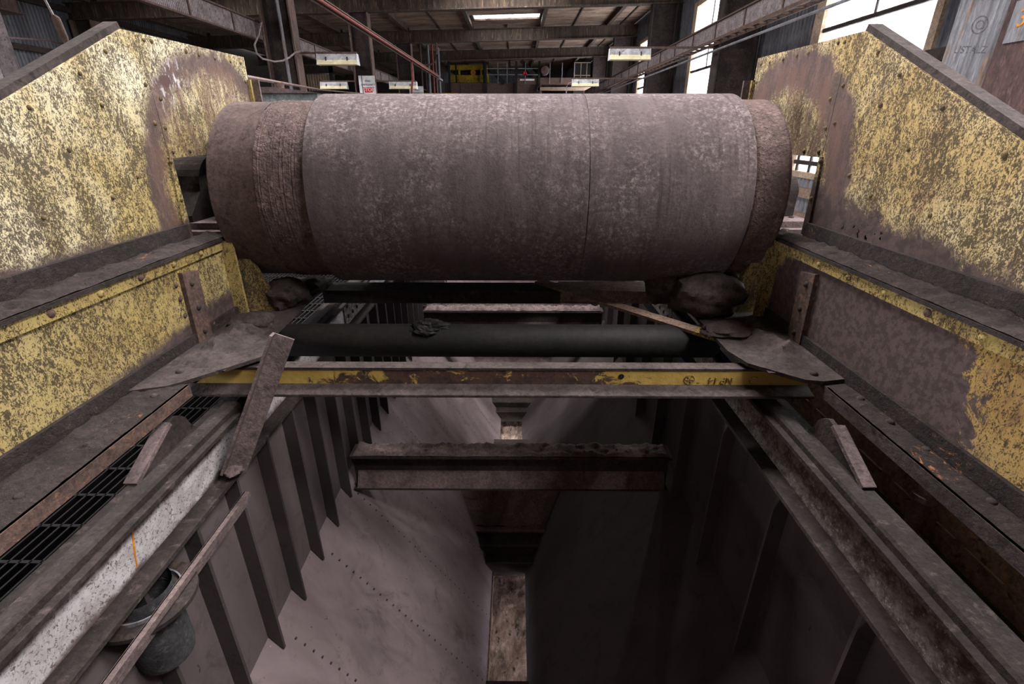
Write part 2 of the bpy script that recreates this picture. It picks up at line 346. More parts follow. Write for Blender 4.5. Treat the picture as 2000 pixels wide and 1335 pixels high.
def rivet_mesh(key, mat):
    if key not in MESH:
        b = B().lathe([(0, 1.0), (0.35, 0.9), (0.6, 0.6), (0.7, 0.05)], (0, 0), 0, 10)
        MESH[key] = mesh_of(b, 'rivet', mat, True)
    return MESH[key]
def rivet(parent, pos, mat, r=0.011, face=1, name='rivet'):
    return inst(name, rivet_mesh(mat.name, mat), parent, pos, (0, 0, 0 if face > 0 else PI), (r, r, r))
def bolt_up(parent, pos, mat, r=0.010):
    return inst('bolt', rivet_mesh(mat.name, mat), parent, pos, (0, -PI / 2, 0), (r * 1.2, r, r))
def text_b(txt, size, M, depth=0.002):
    cu = bpy.data.curves.new('lettering', 'FONT'); cu.body = txt; cu.size = size; cu.extrude = depth; cu.align_x = 'CENTER'; cu.align_y = 'CENTER'
    o = bpy.data.objects.new('lettering', cu); COL.objects.link(o)
    dg = bpy.context.evaluated_depsgraph_get(); me = o.evaluated_get(dg).to_mesh()
    b = B().add([q.co.copy() for q in me.vertices], [tuple(p.vertices) for p in me.polygons])
    o.evaluated_get(dg).to_mesh_clear(); bpy.data.objects.remove(o); bpy.data.curves.remove(cu)
    return b.xf(M)
def lump(center, rad, seed, amp=0.25, squash=(1, 1, 0.75), n=20, sc=1.6):
    b = B(); vs = []; fs = []
    for i in range(n + 1):
        th = PI * i / n
        for j in range(2 * n):
            ph = PI * j / n; d = Vector((math.sin(th) * math.cos(ph), math.sin(th) * math.sin(ph), math.cos(th)))
            r = rad * (1 + amp * mnoise.fractal(d * sc + Vector((seed, seed * 2.1, 0)), 1.0, 2.0, 4))
            vs.append(Vector(center) + Vector((d.x * squash[0], d.y * squash[1], d.z * squash[2])) * r)
    for i in range(n):
        for j in range(2 * n): fs.append((i * 2 * n + j, (i + 1) * 2 * n + j, (i + 1) * 2 * n + (j + 1) % (2 * n), i * 2 * n + (j + 1) % (2 * n)))
    return b.add(vs, fs)
def frange(a, b, st):
    out = []
    while a < b - 1e-6: out.append(a); a += st
    return out
# ================================================================== THE HALL
def rbox(b, x0, x1, y0, y1, z0, z1):
    n = len(b.v); b.box(x0, x1, y0, y1, z0, z1)
    for q in b.v[n:]: q.z += SLOPE * q.x
    return b
XL, XR, YN, YF, ZF = -14.5, WALLX, -6.8, 44.0, -1.7
f = B(); f.box(XL, -1.03, YN, YF, ZF - 0.2, ZF); f.box(0.98, XR, YN, YF, ZF - 0.2, ZF); f.box(-1.03, 0.98, 9.2, YF, ZF - 0.2, ZF)
floor = struct('floor', f, m_concrete)
PUR = [-13.65, -10.7, -7.75, -4.8, -1.95, 1.1, 3.97]
ceil = struct('ceiling', None, None, (-4, 15, 4.2))
edges = [XL] + PUR + [XR]
for bi, cy in enumerate(COLS_Y):
    ye = COLS_Y[bi + 1] if bi + 1 < len(COLS_Y) else YF
    for a, c in zip(edges[:-1], edges[1:]):
        segs = [(cy, ye)]
        hole = [q for q in SKY if a < q[0] < c and cy <= q[2] < ye]
        if hole: segs = [(cy, hole[0][2]), (hole[0][3], ye)]
        for s0, s1 in segs: make('roof_panel', rbox(B(), a, c, s0, s1, 4.10, 4.16), m_roof, ceil)
        make('batten', rbox(B(), (a + c) / 2 - 0.025, (a + c) / 2 + 0.025, cy, ye, 4.05, 4.10), m_girder, ceil) if not hole else None
        for x0, x1, y0, y1, _ in hole:
            sk = rbox(B(), a, x0, y0, y1, 4.08, 4.16); rbox(sk, x1, c, y0, y1, 4.08, 4.16)
            make('skylight_kerb', sk, m_girder, ceil)
            make('skylight_pane', rbox(B(), x0, x1, y0, y1, 4.13, 4.135), m_glass, ceil)
    for px in PUR: make('purlin', rbox(B(), px - 0.07, px + 0.07, cy + 0.15, ye - 0.15, 3.92, 4.10), m_girder, ceil)
# roof girders
def girder(cy, parent):
    make('web', rbox(B(), XL, XR, cy - 0.03, cy + 0.03, 3.5, 3.94), m_girder, parent)
    make('bottom_flange', rbox(B(), XL, XR, cy - 0.15, cy + 0.15, 3.47, 3.50), m_girder, parent)
    make('top_flange', rbox(B(), XL, XR, cy - 0.15, cy + 0.15, 3.92, 3.95), m_girder, parent)
for cy in COLS_Y[1:4]: make('roof_beam', rbox(rbox(rbox(B(), XL, XR, cy - 0.03, cy + 0.03, 3.5, 3.94), XL, XR, cy - 0.15, cy + 0.15, 3.47, 3.50), XL, XR, cy - 0.15, cy + 0.15, 3.92, 3.95), m_girder, ceil)
for cy, lab in ((18.6, 'roof girder at the top edge of the photo, topmost in view'), (25.0, 'second roof girder down with a daylit patch from the skylight'), (31.3, 'third roof girder down, above the yellow crane')):
    girder(cy, thing('roof_girder', 'brown streaked steel ' + lab, 'girder', (-4.5, cy, 3.5), 'roof girders'))
# columns
def column(x0, x1, cy, label, w=0.34, mat=None, web=True):
    c = thing('steel_column', label, 'column', ((x0 + x1) / 2, cy, ZF), 'steel columns of the hall')
    zt = roofz(x0, 3.47)
    make('flange', B().box(x0, x0 + 0.035, cy - w / 2, cy + w / 2, ZF, zt), mat or m_colpaint, c)
    make('flange', B().box(x1 - 0.035, x1, cy - w / 2, cy + w / 2, ZF, zt), mat or m_colpaint, c)
    make('web', B().box(x0 + 0.035, x1 - 0.035, cy - 0.02, cy + 0.02, ZF, zt), m_dark, c)
    make('base_plate', B().box(x0 - 0.08, x1 + 0.08, cy - w / 2 - 0.06, cy + w / 2 + 0.06, ZF, ZF + 0.03), m_dark, c)
    return c
column(-5.43, -4.78, 12.3, 'nearest left steel column, with the white conduit running down it')
column(-5.43, -4.78, 18.6, 'second left steel column, carrying the large stop sign')
column(-5.35, -4.65, 25.0, 'third left steel column, behind the red pipe')
column(-5.1, -4.5, 31.3, 'fourth left steel column, beside the yellow crane')
column(-14.4, -13.7, 18.6, 'dark steel column against the far left cladding', 0.5)
column(4.34, 5.15, 12.3, 'dark right steel column beside the tall bright window', 0.34, m_dark)
column(4.34, 5.15, 18.6, 'dark right steel column where the top girder ends', 0.34, m_dark)
column(4.3, 5.1, 25.0, 'dark right steel column at the end of the second girder', 0.34, m_dark)
column(4.3, 5.1, 31.3, 'dark right steel column at the end of the third girder', 0.34, m_dark)
single('post', B().box(-8.75, -8.0, 8.55, 8.9, ZF, 3.3).box(-8.8, -7.96, 8.5, 8.95, 1.95, 2.0), m_trunk,
       'pale dusty post at the far left edge of the photo', 'post')
single('conduit', B().tube([(-4.99, 12.1, ZF), (-4.99, 12.1, 3.3)], 0.035), m_galv, 'white conduit down the nearest left column', 'conduit', None, True)
# right wall: backing with window openings, cladding sheets, girts
wr = B()
yy = YN
for (y0, y1) in WIN + [(YF, YF)]:
    if y0 > yy: wr.box(XR + 0.05, XR + 0.12, yy, y0, ZF, 4.35)
    if y1 > y0: wr.box(XR + 0.05, XR + 0.12, y0, y1, ZF, -0.78); wr.box(XR + 0.05, XR + 0.12, y0, y1, 3.25, 4.35)
    yy = y1
wall_r = struct('wall_right', wr, m_dark)
def sheet(parent, y0, n, z0, z1, x, mat, pitch=0.13, face=1):
    key = ('sheet', n, round(z1 - z0, 3), mat.name)
    if key not in MESH: MESH[key] = mesh_of(B().pleat(n, pitch, 0.035, z1 - z0), 'cladding_sheet', mat)
    return inst('cladding_sheet', MESH[key], parent, (x, y0, z0), (0, 0, PI / 2))
yy = 4.6
for (y0, y1) in WIN[1:] + [(40.0, 40.0)]:
    while yy + 0.05 < y0:
        n = max(1, min(10, int((y0 - yy) / 0.13 + 0.5)))
        sheet(wall_r, yy, n, -1.5, 4.2, XR + 0.04, m_galvdark if n < 20 else m_galv); yy += n * 0.13
    yy = y0
    while yy + 0.05 < y1:
        n = max(1, min(10, int((y1 - yy) / 0.13 + 0.5)))
        sheet(wall_r, yy, n, -1.5, -0.80, XR + 0.04, m_galv); sheet(wall_r, yy, n, 3.25, 4.2, XR + 0.04, m_galvdark); yy += n * 0.13
    yy = y1
for z, h, mt in ((-1.18, 0.16, m_rustpale), (-1.66, 0.16, m_rustpale), (-1.5, 0.05, m_rustpale)):
    make('girt', B().box(XR - 0.08, XR + 0.012, 4.0, 40.0, z, z + h), mt, wall_r)
for z in (0.75, 2.25):
    for a, c in ((4.0, 7.2), (10.1, 14.3), (17.1, 20.9), (24.2, 27.5), (30.5, 33.4), (36.7, 40.0)): make('girt', B().box(XR - 0.10, XR + 0.012, a, c, z, z + 0.14), m_dark, wall_r)
for i, (y0, y1) in enumerate(WIN):
    wd = struct('window_%d' % (i + 1), None, None, (XR, (y0 + y1) / 2, -0.78))
    fr = B(); x0, x1 = XR - 0.02, XR + 0.11
    fr.box(x0, x1, y0 - 0.08, y0 + 0.05, -0.86, 3.33); fr.box(x0, x1, y1 - 0.05, y1 + 0.22, -0.86, 3.33)
    fr.box(x0, x1, y0, y1, -0.86, -0.76); fr.box(x0, x1, y0, y1, 3.2, 3.33)
    make('frame', fr, m_palepaint, wd)
    make('transom', B().box(XR + 0.02, XR + 0.08, y0, y1, 1.49, 1.55), m_dark, wd)
    make('transom', B().box(XR + 0.02, XR + 0.08, y0, y1, -0.64, -0.57), m_dark, wd)
    make('transom', B().box(XR + 0.02, XR + 0.08, y0, y1, 0.10, 0.15), m_dark, wd)
    for ym in frange(y0 + 0.45, y1 - 0.1, 0.42): make('glazing_bar', B().box(XR + 0.03, XR + 0.07, ym - 0.025, ym + 0.025, -0.76, 0.10), m_dark, wd)
    ym = (y0 + y1) / 2
    make('glazing_bar', B().box(XR + 0.03, XR + 0.06, ym - 0.012, ym + 0.012, 1.55, 3.2), m_dark, wd)
    ys = [y0] + frange(y0 + 0.45, y1 - 0.1, 0.42) + [y1]
    for a, c in zip(ys[:-1], ys[1:]):
        for za, zc in ((-0.76, -0.64), (-0.57, 0.10)): make('pane', B().box(XR + 0.045, XR + 0.049, a, c, za, zc), m_glass, wd)
    for a, c in ((y0, ym), (ym, y1)):
        for za, zc in ((0.15, 1.49), (1.55, 3.2)): make('pane', B().box(XR + 0.045, XR + 0.049, a, c, za, zc), m_glass, wd)
# left wall, far wall, near wall
wall_l = struct('wall_left', B().box(XL - 0.2, XL - 0.1, YN, YF, ZF, 4.3), m_dark)
for i, (y0, y1) in enumerate(ADDED_WINL):  # frames and panes for the added left windows
    wd = struct('window_%d' % (len(WIN) + 1 + i), None, None, (XL, (y0 + y1) / 2, 0.6))
    make('frame', B().box(XL - 0.1, XL + 0.03, y0 - 0.1, y0, 0.6, 3.4).box(XL - 0.1, XL + 0.03, y1, y1 + 0.1, 0.6, 3.4).box(XL - 0.1, XL + 0.03, y0, y1, 0.6, 0.7).box(XL - 0.1, XL + 0.03, y0, y1, 3.3, 3.4), m_palepaint, wd)
    for j in range(4):
        a, c = y0 + (y1 - y0) * j / 4, y0 + (y1 - y0) * (j + 1) / 4
        make('pane', B().box(XL + 0.0, XL + 0.004, a + 0.03, c - 0.03, 0.7, 3.3), m_glass, wd)
yy = 12.0
while yy < 27:
    sheet(wall_l, yy, 8, ZF, 3.9, XL, m_galvdark); yy += 1.04
for z in (0.9, 2.05, 3.35): make('girt', B().box(XL + 0.0, XL + 0.12, 12, 27, z, z + 0.16), m_dark, wall_l)
make('girt', B().box(XL + 0.0, XL + 0.10, 12, 27, 1.35, 1.47), m_red, wall_l)
wall_f = struct('wall_far', B().box(XL - 0.3, XR + 0.3, YF, YF + 0.1, ZF, 4.3), m_dark)
for i in range(14): inst('cladding_sheet', MESH.setdefault('far', mesh_of(B().pleat(10, 0.1, 0.03, 2.6), 'cladding_sheet', m_galv)), wall_f, (-7 + i * 1.0, YF - 0.05, 1.7))
wall_n = struct('wall_near', B().box(XL - 0.3, XR + 0.3, YN - 0.1, YN, ZF, 4.3), m_dark)
# cased column close on the right with galvanised sheet, brown sheet and a number plate
cc = thing('cased_column', 'column cased in galvanised ribbed sheet and rusty brown sheet, top right corner', 'column', (4.9, 5.2, ZF))
make('casing', B().box(4.56, 5.2, 4.3, 5.98, ZF, 3.6), m_dark, cc)
MESH['ribs'] = mesh_of(B().pleat(6, 0.104, 0.022, 5.2), 'ribbed_sheet', m_galv)
gsh = inst('ribbed_sheet', MESH['ribs'], cc, (4.545, 5.36, ZF), (0, 0, PI / 2))
make('brown_sheet', B().box(4.51, 4.55, 4.3, 5.35, ZF, 3.6), m_brownsheet, cc)
pl = make('number_plate', B().box(4.49, 4.508, 4.70, 5.26, 0.70, 1.03), m_galv, cc)
RX = Matrix(((0, 0, -1, 0), (-1, 0, 0, 0), (0, 1, 0, 0), (0, 0, 0, 1)))      # text facing -X, reading along -Y
def facing_negx(x, y, z): return Matrix.Translation((x, y, z)) @ RX
make('numerals', text_b('3 6', 0.20, facing_negx(4.487, 5.06, 0.88)), m_orange, pl)
make('stamped_lettering', text_b('USTALZ', 0.085, facing_negx(4.518, 5.63, 0.66), 0.003), m_fadedink, gsh)
make('stamped_emblem', B().lathe([(4.515, 0.075), (4.515, 0.062)], (5.62, 0.86), 0, 24).lathe([(4.514, 0.04), (4.514, 0.028)], (5.62, 0.86), 0, 20).box(4.513, 4.516, 5.575, 5.59, 0.83, 0.90), m_fadedink, gsh)

# ---- cable trunking and trays
def trunking(name, x, z0, z1, y0, y1, label, face):
    t = thing(name, label, 'cable tray', (x, y0, z0))
    make('top_rail', B().box(x - 0.05, x + 0.05, y0, y1, z1, z1 + 0.03), m_rust, t)
    make('bottom_rail', B().box(x - 0.05, x + 0.05, y0, y1, z0 - 0.03, z0), m_rust, t)
    key = 'trunkpanel%.2f' % (z1 - z0)
    if key not in MESH: MESH[key] = mesh_of(B().pleat(28, 0.05, 0.02, z1 - z0, 0.65), 'perforated_panel', m_trunk)
    y = y0
    while y + 1.4 < y1:
        inst('perforated_panel', MESH[key], t, (x + 0.01, y, z0), (0, 0, PI / 2)); 
        make('joint_strap', B().box(x - 0.03, x + 0.03, y - 0.03, y, z0, z1), m_rust, t); y += 1.43
    return t
trunking('cable_trunking', -5.6, 1.74, 2.06, 7.0, 34, 'pale perforated cable trunking running along behind the left columns', 1)
trunking('cable_trunking', 4.2, 1.69, 1.98, 6.3, 34, 'pale perforated cable trunking crossing in front of the right windows', -1)
ct = thing('cable_ladder', 'thin cable ladder hung below the right trunking', 'cable tray', (4.1, 6.3, 1.5))
make('side_rail', B().box(4.0, 4.02, 6.3, 34, 1.58, 1.63), m_rust, ct); make('side_rail', B().box(4.22, 4.24, 6.3, 34, 1.58, 1.63), m_rust, ct)
MESH['rung'] = mesh_of(B().box(-0.1, 0.1, -0.012, 0.012, -0.012, 0.012), 'rung', m_rust)
for y in frange(6.5, 34, 0.4): inst('rung', MESH['rung'], ct, (4.12, y, 1.605))
single('conduit', B().tube([(4.1, 5.0, 1.44), (4.1, 34, 1.44)], 0.022), m_galv, 'thin grey conduit running below the right cable ladder', 'conduit', None, True)
rp = thing('red_pipe_run', 'red painted pipe and angle running from top centre down to the far columns', 'pipe', (-3.0, 6, 1.77))
make('angle', B().box(-3.08, -2.98, 6, 21.6, 1.80, 1.82).box(-3.08, -3.06, 6, 21.6, 1.72, 1.82), m_rust, rp)
make('pipe', B().tube([(-3.0, 6, 1.765), (-3.0, 21.4, 1.765)], 0.026), m_red, rp, True)
make('end_piece', B().box(-3.08, -2.96, 21.4, 22.2, 1.68, 1.74), m_galv, rp)
make('drop_pipe', B().tube([(-3.05, 16.2, 1.76), (-3.05, 16.2, 1.30), (-3.1, 16.2, 1.0), (-3.15, 16.2, 0.6)], 0.03), m_red, rp, True)
# ---- lamps
def lamp(x0, y, zt, label, arm_to, L=0.87):
    t = thing('fluorescent_lamp', label, 'lamp', (x0 + L / 2, y, zt - 0.2), 'unlit fluorescent lamps on brackets')
    x1 = x0 + L
    make('housing', B().prism([(y - 0.10, zt - 0.12), (y - 0.05, zt), (y + 0.05, zt), (y + 0.10, zt - 0.12)], 0, x0 + 0.01, x1 - 0.01), m_lampmetal, t)
    make('reflector', B().prism([(y - 0.12, zt - 0.21), (y - 0.11, zt - 0.12), (y + 0.11, zt - 0.12), (y + 0.12, zt - 0.21)], 0, x0, x1), m_lampcream, t)
    for xx in (x0 - 0.012, x1): make('end_cap', B().prism([(y - 0.125, zt - 0.215), (y - 0.06, zt + 0.005), (y + 0.06, zt + 0.005), (y + 0.125, zt - 0.215)], 0, xx, xx + 0.012), m_white, t)
    for xx in (x0 + 0.2, x1 - 0.2): make('clip', B().box(xx - 0.012, xx + 0.012, y - 0.115, y - 0.09, zt - 0.14, zt - 0.06), m_ink, t)
    lo, hi = min(arm_to, x0), max(arm_to, x1)
    make('bracket_arm', B().box(lo, hi, y - 0.02, y + 0.02, zt + 0.005, zt + 0.045), m_rust, t)
lamp(-4.40, 12.4, 1.47, 'unlit fluorescent lamp on an arm from the nearest left column', -4.78)
lamp(-4.26, 18.5, 1.38, 'unlit fluorescent lamp right of the large stop sign', -4.78, 0.90)
lamp(-6.59, 18.5, 1.38, 'unlit fluorescent lamp left of the large stop sign', -5.43)
lamp(2.04, 12.3, 1.55, 'larger unlit fluorescent lamp on the right, on an arm to the wall column', 4.34)
lamp(1.885, 18.5, 1.455, 'smaller unlit fluorescent lamp on the right, further down the hall', 4.34)
single('lamp_cable', B().tube([(1.89, 18.5, 1.36), (1.77, 18.5, 1.34), (1.70, 18.5, 1.24), (1.70, 18.5, 0.86)], 0.02, 6), m_trunk, 'pale cable curving down from the far right lamp', 'cable', None, True)
# ---- stop signs (writing as in the photograph)
RNY = Matrix(((1, 0, 0, 0), (0, 0, -1, 0), (0, 1, 0, 0), (0, 0, 0, 1)))      # text facing -Y
def stop_sign(x0, x1, y, zt, zb, label):
    t = thing('stop_sign', label, 'sign', ((x0 + x1) / 2, y, zb), 'emergency stop signs')
    bd = make('board', B().box(x0, x1, y, y + 0.02, zb, zt), m_white, t)
    w = x1 - x0; xc = (x0 + x1) / 2 + 0.03
    make('lettering', text_b('PUSH', w * 0.13, Matrix.Translation((xc, y - 0.002, zt - 0.16)) @ RNY), m_ink, t)
    make('lettering', text_b('EMERGENCY', w * 0.155, Matrix.Translation((xc, y - 0.002, zt - 0.27)) @ RNY), m_ink, t)
    zz = zt - 0.34
    pn = make('red_panel', B().prism([(xc - 0.20, zz), (xc + 0.20, zz), (xc + 0.13, zz - 0.16), (xc - 0.13, zz - 0.16)], 1, y - 0.006, y), m_signred, t)
    make('lettering', text_b('STOP', 0.15, Matrix.Translation((xc, y - 0.009, zz - 0.08)) @ RNY), m_white, pn)
    make('backing_strap', B().box(x0 + 0.1, x0 + 0.12, y - 0.006, y, zb, zt), m_ink, t)
stop_sign(-5.28, -4.74, 18.41, 1.56, 0.55, 'large white stop sign on the second left column')
stop_sign(-4.85, -4.22, 24.81, 1.68, 0.9, 'smaller, farther white stop sign half hidden by the belt drum')
# ---- cables
single('cable', B().tube([(-5.35, 12.0, 2.0), (-5.36, 11.8, 1.75), (-5.3, 11.4, 1.52), (-5.22, 11.25, 1.35), (-5.1, 11.2, 1.25), (-4.95, 11.4, 1.22), (-4.86, 11.6, 1.26), (-4.8, 11.8, 1.34), (-4.77, 12.1, 1.47), (-4.6, 12.2, 1.51), (-4.4, 12.2, 1.5)], 0.018, 6), m_trunk, 'grey cable looping at the nearest left column', 'cable', None, True)
single('guard_wire', B().tube([(-1.55, 3.0, 0.26), (-4.6, 13.0, 0.80), (-4.3, 15.2, 0.85), (-3.4, 15.5, 0.72)], 0.014, 6), m_cable, 'thin brown wire sagging behind the drum towards the signs', 'wire', None, True)
single('guard_wire', B().tube([(-9.0, 9.2, 1.37), (-8.0, 9.6, 1.35), (-6.2, 9.0, 1.0)], 0.014, 6), m_cable, 'thin reddish-brown pipe crossing in front of the left cladding', 'pipe', None, True)
hp = thing('pendant_switch', 'brown sleeve hanging on a cable before the left cladding', 'pendant', (-10.5, 13.0, 1.7))
make('cord', B().tube([(-10.75, 13.0, 3.2), (-10.6, 13.0, 2.7), (-10.5, 13.0, 2.3)], 0.025, 6), m_trunk, hp, True)
make('sleeve', B().tube([(-10.5, 13.0, 2.3), (-10.47, 13.0, 2.25), (-10.42, 13.0, 1.9), (-10.4, 13.0, 1.75)], [0.05, 0.09, 0.085, 0.05], 10), m_rust, hp, True)
single('junction_box', B().box(-9.8, -8.3, 9.0, 9.6, 1.75, 2.6).box(-9.85, -8.25, 8.95, 9.65, 1.72, 1.75), m_brownsheet, 'dark brown box at the top left corner', 'box')
# ---- pale blue cabinet behind the drum, left
bc = thing('motor_cabinet', 'pale blue-grey cabinet with a capping lid behind the left drum end', 'cabinet', (-1.55, 3.75, -0.39))
make('body', B().box(-1.78, -1.30, 3.55, 4.2, -0.39, 0.20), m_bluebox, bc)
make('lid', B().prism([(-1.80, 0.20), (-1.80, 0.235), (-1.56, 0.235), (-1.27, 0.20)], 1, 3.52, 4.24), m_dustlight, bc)
make('knob', B().lathe([(0.22, 0.03), (0.265, 0.03), (0.27, 0.001)], (-1.56, 3.6), 2, 12), m_rust, bc, True)
# ---- far end: crane, gallery, machinery
cr = thing('overhead_crane', 'yellow overhead crane with a round yellow lamp at the far end', 'crane', (-3.3, 38, 2.8))
make('upper_beam', B().box(-4.65, -2.0, 37.9, 38.3, 3.55, 3.85), m_craneyellow, cr)
make('lower_beam', B().box(-4.65, -1.9, 37.9, 38.4, 2.80, 3.25), m_craneyellow, cr)
make('hoist_drum', B().tube([(-4.3, 38.2, 3.4), (-2.2, 38.2, 3.4)], 0.14, 12), m_black, cr, True)
make('round_lamp', B().lathe([(37.75, 0.02), (37.76, 0.17), (37.9, 0.18)], (-2.95, 3.40), 1, 16), m_orange, cr, True)
for xx in (-4.1, -2.2): make('guide_post', B().box(xx - 0.05, xx + 0.05, 37.6, 37.7, 2.0, 3.95), m_black, cr)
for xx in (-4.6, -3.9, -2.4, -2.05): make('end_frame', B().box(xx - 0.06, xx + 0.06, 37.85, 38.3, 2.8, 3.85), m_craneyellow, cr)
ga = thing('service_gallery', 'dark steel service gallery with diagonal braces across the far end', 'gallery', (0, 36.5, 1.0))
make('deck_beam', B().box(-4.7, 1.7, 36.4, 36.7, 1.6, 2.65), m_rust, ga)
make('raised_deck', B().box(0.0, 5.0, 36.3, 36.9, 2.55, 2.95), m_rust, ga)
make('lower_deck', B().box(1.4, 5.0, 36.2, 36.5, 2.2, 2.4), m_rustpale, ga)
for xx in (0.0, 1.5, -2.0, -4.4): make('gallery_post', B().box(xx - 0.07, xx + 0.07, 36.2, 36.35, 0.5, 3.9), m_black, ga)
for p0, p1 in (((-1.7, 36.3, 3.5), (-0.8, 36.3, 2.6)), ((0.3, 36.3, 3.95), (1.3, 36.3, 3.0)), ((1.5, 36.2, 2.5), (1.2, 36.2, 1.9))):
    make('brace', B().obox(p0, p1, (0.09, 0, 0.09), (0, 0.04, 0)), m_black, ga)
for z in (3.1, 3.45): make('handrail', B().box(-2.0, 1.5, 36.2, 36.24, z, z + 0.04), m_galv, ga)
for xx in (-1.2, -0.6, 0.6, 2.2, 3.0, 3.8): make('baluster', B().box(xx - 0.02, xx + 0.02, 36.2, 36.24, 2.6, 3.8), m_galv, ga)
single('winch_motor', B().lathe([(36.0, 0.02), (36.02, 0.24), (36.1, 0.29), (36.5, 0.29), (36.6, 0.2)], (1.85, 3.35), 1, 18), m_brownsheet, 'round brown motor standing on the far gallery', 'motor', None, True)
make('warning_bar', B().box(0.25, 1.2, 36.25, 36.3, 2.78, 2.88), m_white, ga)
make('warning_panel', B().prism([(0.42, 3.08), (0.75, 3.08), (0.66, 3.3), (0.5, 3.3)], 1, 36.2, 36.24), m_signred, ga)
db = thing('dark_cubicle', 'dark cubicle with pale framing at the right of the far gallery', 'cubicle', (4.3, 37.3, 2.5))
make('body', B().box(3.9, 5.0, 37.4, 38.0, ZF, 3.95), m_black, db)
for xx in (3.9, 4.35, 4.75): make('frame_bar', B().box(xx - 0.02, xx + 0.02, 37.36, 37.4, 2.6, 3.95), m_palepaint, db)
for z in (3.15, 3.9): make('frame_bar', B().box(3.9, 5.0, 37.34, 37.37, z, z + 0.05), m_palepaint, db)
sl = thing('slatted_shutter', 'pale slatted shutter in the left aisle behind the lamp', 'shutter', (-9.5, 26, 0.8))
for i in range(9): make('slat', B().box(-9.85 + i * 0.12, -9.76 + i * 0.12, 25.9, 25.95, 0.8, 2.25), m_palepaint, sl)
make('shutter_frame', B().box(-10.1, -9.95, 25.8, 25.95, ZF, 2.6).box(-8.75, -8.6, 25.8, 25.95, ZF, 2.6).box(-10.1, -8.6, 25.8, 25.88, 1.45, 1.55).box(-10.1, -8.6, 25.8, 25.95, 2.3, 2.6), m_dark, sl)
hr = thing('handrail', 'yellow topped handrail in the left aisle', 'railing', (-7, 30, 1.0))
make('rail', B().box(-9.5, -3.2, 29.98, 30.02, 1.62, 1.70), m_craneyellow, hr)
make('toe_board', B().box(-9.5, -3.2, 29.98, 30.02, 0.8, 1.4), m_brownsheet, hr)
for xx in frange(-9.5, -3.0, 0.8): make('baluster', B().box(xx, xx + 0.05, 30.0, 30.04, 0.8, 2.2), m_dark, hr)
for i, (xx, yy2, r) in enumerate(((-4.62, 27.0, 0.05), (-4.3, 27.2, 0.07), (-4.05, 27.0, 0.05), (-3.9, 28.0, 0.06))):
    single('riser_pipe', B().tube([(xx, yy2, ZF), (xx, yy2, 3.6)], r, 10), (m_brownsheet, m_galv, m_red, m_galv)[i],
           ('thin brown riser pipe beside the third column', 'thick grey riser pipe left of the crane', 'slim reddish riser pipe left of the crane', 'grey riser pipe touching the crane edge')[i], 'pipe', None, True)
single('bent_pipe', B().tube([(-4.66, 24.9, 2.54), (-3.85, 24.9, 2.54), (-3.58, 24.9, 2.7), (-3.53, 24.9, 3.0), (-3.53, 24.9, 3.42)], 0.04, 8), m_rust, 'pale bent pipe under the second roof girder', 'pipe', None, True)
